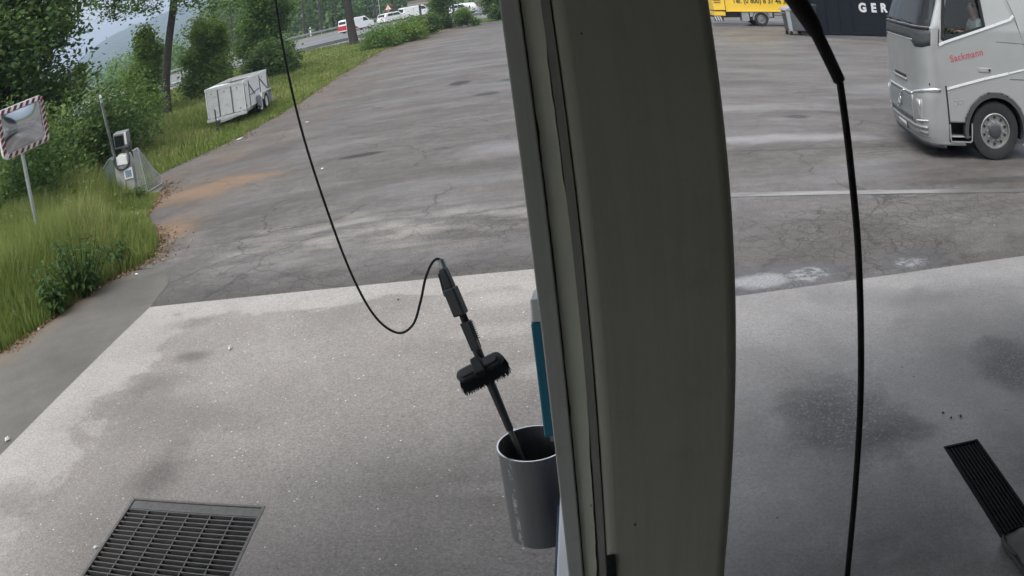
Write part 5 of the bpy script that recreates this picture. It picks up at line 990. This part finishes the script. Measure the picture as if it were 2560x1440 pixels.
# second trunk
b = (-16.25, 62.5, 0); rg = np.random.RandomState(8)
plant('broad_tree', 'straight dark trunk in front of the red and white van', 'tree', b, [((rg.uniform(-4.5, 4.5), rg.uniform(-3.5, 3.5), rg.uniform(7.5, 14)), rg.uniform(1.2, 1.9)) for k in range(18)], 14000, .24, M['leaf_mid'], 61, [(0.1, 0, -.1, .52), (.02, 0, .5, .36), (-.1, 0, 2.5, .32), (-.2, 0, 6, .27), (-.2, 0, 9, .16)], clump=.3)
# far wood beyond the highway, one mass
rg = np.random.RandomState(77); BL = []
for k in range(150):
    az = rg.uniform(-25, 4); r = rg.uniform(150, 185); h = rg.uniform(9, 17)
    for q in range(3): p = pol(az + rg.uniform(-.6, .6), r + rg.uniform(-3, 3), h * (.22 + .3 * q)); BL.append((p, rg.uniform(1.8, 3.2)))
for k in range(110):
    az = rg.uniform(-50, -24); r = rg.uniform(140, 330); h = 2.9 + r * math.tan(R_(rg.uniform(.2, 1.35)))
    for q in range(3): p = pol(az + rg.uniform(-.6, .6), r + rg.uniform(-4, 4), h * (.15 + .33 * q)); BL.append((p, rg.uniform(1.6, 2.8)))
P, tn = crown_points(BL, 80000, rg, .32, 12); ok = P[:, 2] > 0; V, F = leaves(P[ok], .62, rg, .7, .5); tag(tinted_mesh('far_wood', V, F, [], tn[ok], M['leaf_mid']), 'band of trees beyond the highway', 'wood', kind='stuff')
a = MB()
for k in range(20):
    p = pol(rg.uniform(-24, -6), rg.uniform(146, 160)); a.tube([(p[0], p[1], -.1), (p[0] + rg.uniform(-.4, .4), p[1], 9)], [.22, .14], 6)
tag(a.build('far_trunks', M['bark']), 'far dark trunks of the wood beyond the highway', 'trunks', kind='stuff')
# grass
EY = np.array([-4, 3.5] + [p[1] for p in EDGE]); EX = np.array([-9.2, -8.3] + [p[0] for p in EDGE])
def xedge(y): return np.interp(y, EY, EX)
def blades(name, n, y0, y1, depth, hfun, wid, seed, label, lean=.35, tb=0.0):
    rg = np.random.RandomState(seed); y = rg.uniform(y0, y1, n * 2); x = xedge(y) - rg.uniform(0, 1, n * 2) ** 1.0 * depth(y) + rg.normal(size=n * 2) * .04
    az = np.degrees(np.arctan2(x, y)); ok = (az > -47) & (x < xedge(y) + .05); x, y = x[ok][:n], y[ok][:n]; n = len(x)
    ds = xedge(y) - x; cl = (np.sin(x * 2.1 + 1.3 * np.sin(y * 1.7)) + np.sin(y * 2.6 + np.cos(x * 1.9) * 1.4)) * .25 + (np.sin(x * .7 + y * .5) + np.cos(y * .9 - x * .4)) * .2
    h = hfun(x, y, ds) * (1 + .35 * cl) * rg.uniform(.55, 1.15, n); a_ = rg.uniform(0, 2 * math.pi, n); l = rg.uniform(.05, lean, n) * h; dx, dy = np.cos(a_) * l, np.sin(a_) * l
    b_ = rg.uniform(0, 2 * math.pi, n); w_ = wid(y) * rg.uniform(.6, 1.3, n) / 2; wx, wy = np.cos(b_) * w_, np.sin(b_) * w_
    V = np.empty((n, 5, 3)); V[:, 0] = np.stack([x - wx, y - wy, np.full(n, -.02)], 1); V[:, 1] = np.stack([x + wx, y + wy, np.full(n, -.02)], 1)
    V[:, 2] = np.stack([x + dx * .35 + wx * .8, y + dy * .35 + wy * .8, h * .6], 1); V[:, 3] = np.stack([x + dx * .35 - wx * .8, y + dy * .35 - wy * .8, h * .6], 1); V[:, 4] = np.stack([x + dx, y + dy, h * rg.uniform(.82, 1., n)], 1)
    i = np.arange(n)[:, None] * 5; F4 = i + np.array([0, 1, 2, 3]); F3 = i + np.array([3, 2, 4]); t = np.clip(.42 + tb + .28 * cl + rg.normal(size=n) * .16 + .25 * (rg.uniform(0, 1, n) > .93), 0, 1)
    o = tinted_mesh(name, V.reshape(-1, 3), F4, F3, np.concatenate([t, np.clip(t + .12, 0, 1)]), M['grass']); tag(o, label, 'grass', kind='stuff'); return o
sm = lambda d, a_, b_: np.clip((d - a_) / (b_ - a_), 0, 1)
blades('tall_grass', 90000, 4.5, 15.2, lambda y: 7.5 + 0 * y, lambda x, y, d: (.24 + .82 * sm(d, .0, 1.4)) * (1 - .86 * np.exp(-((x + 8.9) ** 2 / 1.5 + (y - 13.9) ** 2 / 3.6))), lambda y: .012 + 0 * y, 91, 'tall unmown grass beside the path and below the mirror', .42)
blades('verge_grass', 52000, 14.5, 30, lambda y: 13 + 0 * y, lambda x, y, d: (.16 + .5 * sm(d, .8, 4)) * (1 - .7 * np.exp(-((x + 9.3) ** 2 / .8 + (y - 15.2) ** 2 / .8))) * (1 - .55 * np.exp(-((x + 11.2) ** 2 + (y - 25.5) ** 2) / 6)), lambda y: .016 + .0007 * y, 92, 'rough verge grass round the trailer', .45, .03)
blades('verge_grass', 46000, 29, 67, lambda y: 19 + 0 * y, lambda x, y, d: .14 + .32 * sm(d, 4, 13), lambda y: .012 + .0011 * y, 93, 'shorter verge grass reaching back to the guard rail', .5, .08)
# seed heads and white flowers in the grass
rg = np.random.RandomState(14); n = 900; y = rg.uniform(6, 24, n); x = xedge(y) - rg.uniform(.2, 6, n); z = (.22 + .72 * sm(xedge(y) - x, 0, 1.5)) * rg.uniform(.6, 1.12, n) * np.where(y > 15, .6, 1)
P = np.stack([x, y, z], 1); P = (P[:, None, :] + rg.normal(size=(n, 3, 3)) * np.array([.008, .008, .03])).reshape(-1, 3); V, F = leaves(P, .022, rg, .6, 1.5); tag(tinted_mesh('seed_heads', V, F, [], rg.uniform(0, 1, len(F)), M['pale']), 'pale seed heads and small white flowers in the grass', 'flowers', kind='stuff')
# brown leaf litter washed up along the edge
rg = np.random.RandomState(15); n = 5200; y = np.concatenate([rg.uniform(7, 16.5, 2600), rg.uniform(16.5, 67, 2600)]); off_ = np.abs(rg.normal(size=n)) * np.where(y < 16, .16, .22) * (1 + .8 * np.sin(y * 1.3)) - .04; x = xedge(y) + off_
P = np.stack([x, y, np.full(n, .012) + rg.uniform(0, .015, n)], 1); V, F = leaves(P, np.where(y < 16, .035, .07)[:, None] if False else .042, rg, .6, .12); tag(tinted_mesh('leaf_litter', V, F, [], rg.uniform(0, 1, n), M['litter']), 'brown leaf litter along the edge of the asphalt', 'litter', kind='stuff')
# broad-leaved weeds at the path corner
def weed(pos, lab, seed, nstem=16, hh=.55, spread=.35):
    rg = np.random.RandomState(seed); e = empty('broadleaf_weed', pos); tag(e, lab, 'plant', 'broadleaf weeds by the path'); st = MB(); PP = []; VV = []; FF = []; TT = []
    for k in range(nstem):
        a_ = rg.uniform(0, 6.28); r = rg.uniform(.1, 1) * spread; tip = Vector((math.cos(a_) * r, math.sin(a_) * r, hh * rg.uniform(.6, 1.1))); b0 = Vector((math.cos(a_) * r * .35, math.sin(a_) * r * .35, 0)); st.tube([b0, b0.lerp(tip, .5) + Vector((0, 0, .05)), tip], [.008, .006, .004], 5)
        for q in range(7):
            t = .3 + .7 * q / 6; p = b0.lerp(tip, t); d = Vector((math.cos(a_ + q * 2.4 + rg.uniform(-.4, .4)), math.sin(a_ + q * 2.4), rg.uniform(-.35, .3))).normalized(); ln = rg.uniform(.10, .17); s = d.cross(Vector((0, 0, 1))).normalized() * ln * .26; up = Vector((0, 0, .02)); b_ = len(VV)
            VV += [p, p + d * ln * .45 + s + up, p + d * ln * .45 - s + up, p + d * ln * .5, p + d * ln - Vector((0, 0, .035))]; FF += [(b_, b_ + 1, b_ + 3), (b_, b_ + 3, b_ + 2), (b_ + 1, b_ + 4, b_ + 3), (b_ + 3, b_ + 4, b_ + 2)]; TT += [rg.uniform(.1, .9)] * 4
    tinted_mesh('leaves', [tuple(v) for v in VV], [], FF, TT, M['weed'], e); st.build('stems', M['weed'], e)
weed((-6.98, 8.95, 0), 'broad-leaved dark weed clump leaning over the path corner', 1, 40, .85, .62); weed((-7.1, 8.3, 0), 'broad-leaved weed at the path edge, nearer the camera', 2, 20, .6, .4); weed((-6.75, 9.95, 0), 'small broad-leaved weed where grass meets cracked asphalt', 3, 12, .45, .32); weed((-9.3, 15.0, 0), 'low leafy weed at the foot of the vacuum station', 4, 12, .28, .35)

# ---------------------------------------------------------------- litter
def scrap(p, sz, lab, seed, mat='white', cat='litter', name='paper_scrap', th=.012):
    rg = np.random.RandomState(seed); a = MB(); n = 9; t = np.sort(rg.uniform(0, 6.28, n)); P = [(math.cos(q) * sz[0] * rg.uniform(.7, 1.1), math.sin(q) * sz[1] * rg.uniform(.7, 1.1)) for q in t]
    vs = [(u, v, rg.uniform(0, th * .3)) for u, v in P] + [(u * .6, v * .6, th * rg.uniform(.5, 1.3)) for u, v in P] + [(0, 0, th)]
    a.add(vs, [(i, (i + 1) % n, n + (i + 1) % n, n + i) for i in range(n)] + [(n + i, n + (i + 1) % n, 2 * n) for i in range(n)] + [tuple(range(n - 1, -1, -1))]); o = a.build(name, M[mat]); o.location = (p[0], p[1], p[2] if len(p) > 2 else .012); o.rotation_euler = (0, 0, rg.uniform(0, 3)); tag(o, lab, cat); return o
scrap((-9.11, 21.03), (.20, .07), 'long white scrap lying on the litter edge below the trailer', 1); scrap((-8.62, 14.52), (.14, .03), 'thin white strip in front of the vacuum station', 2); scrap((-6.27, 9.57, .014), (.045, .03), 'white paper bit at the weed clump tip', 3); scrap((-6.77, 9.16, .014), (.03, .02), 'tiny white bit under the dark weeds', 4)
scrap((-3.46, 6.71, .016), (.035, .02), 'crumpled white paper lying on the left pad', 5, th=.03); scrap((-5.42, 4.86, .016), (.035, .025), 'crumpled white wrapper at the pad edge, far left', 6, th=.03); scrap((-3.40, 3.43, .018), (.012, .03), 'small white tab on the rim of the floor grate', 7); scrap((-7.2, 21.6), (.10, .07), 'white crumb on open asphalt near the litter edge', 8); scrap((5.03, 8.22), (.018, .014), 'tiny white speck on the asphalt below the truck', 9)
scrap((-16.2, 38.8, .30), (.75, .16), 'pale board lying in the grass beyond the trailer', 10, 'white', 'board', 'wood_board', .06); scrap((-7.05, 7.72, .014), (.022, .016), 'tiny white bit at the grass edge left of the path', 11); scrap((-4.7, 14.6), (.05, .03), 'small pale crumb beside the thin hose on the asphalt', 12)
for i, (x, y, l_) in enumerate(((2.40, 4.40, 'largest dark leaf crumb above the channel drain'), (2.44, 4.31, 'dark leaf crumb left of the channel drain head'), (2.52, 4.31, 'small dark leaf crumb right above the channel drain'), (-1.9, 7.6, 'dark crumb on the pad left of the hose loop'))): scrap((x, y, .016), (.018, .012), l_, 30 + i, 'black', 'leaf', 'leaf_crumb', .008)

# ---------------------------------------------------------------- haze
hz = MB(); hz.span((-2700, -300, -1.5), (2700, 2900, 190)); o = hz.build('haze', M['white']); tag(o, 'thin pale haze in the air', 'haze', kind='stuff')
m_ = bpy.data.materials.new('haze_air'); m_.use_nodes = True; t_ = m_.node_tree; t_.nodes.clear(); oo = t_.nodes.new('ShaderNodeOutputMaterial'); pv = t_.nodes.new('ShaderNodeVolumePrincipled'); pv.inputs['Color'].default_value = (.66, .80, 1.0, 1); pv.inputs['Density'].default_value = .0006; pv.inputs['Anisotropy'].default_value = .2
t_.links.new(pv.outputs[0], oo.inputs['Volume']); o.data.materials.clear(); o.data.materials.append(m_)
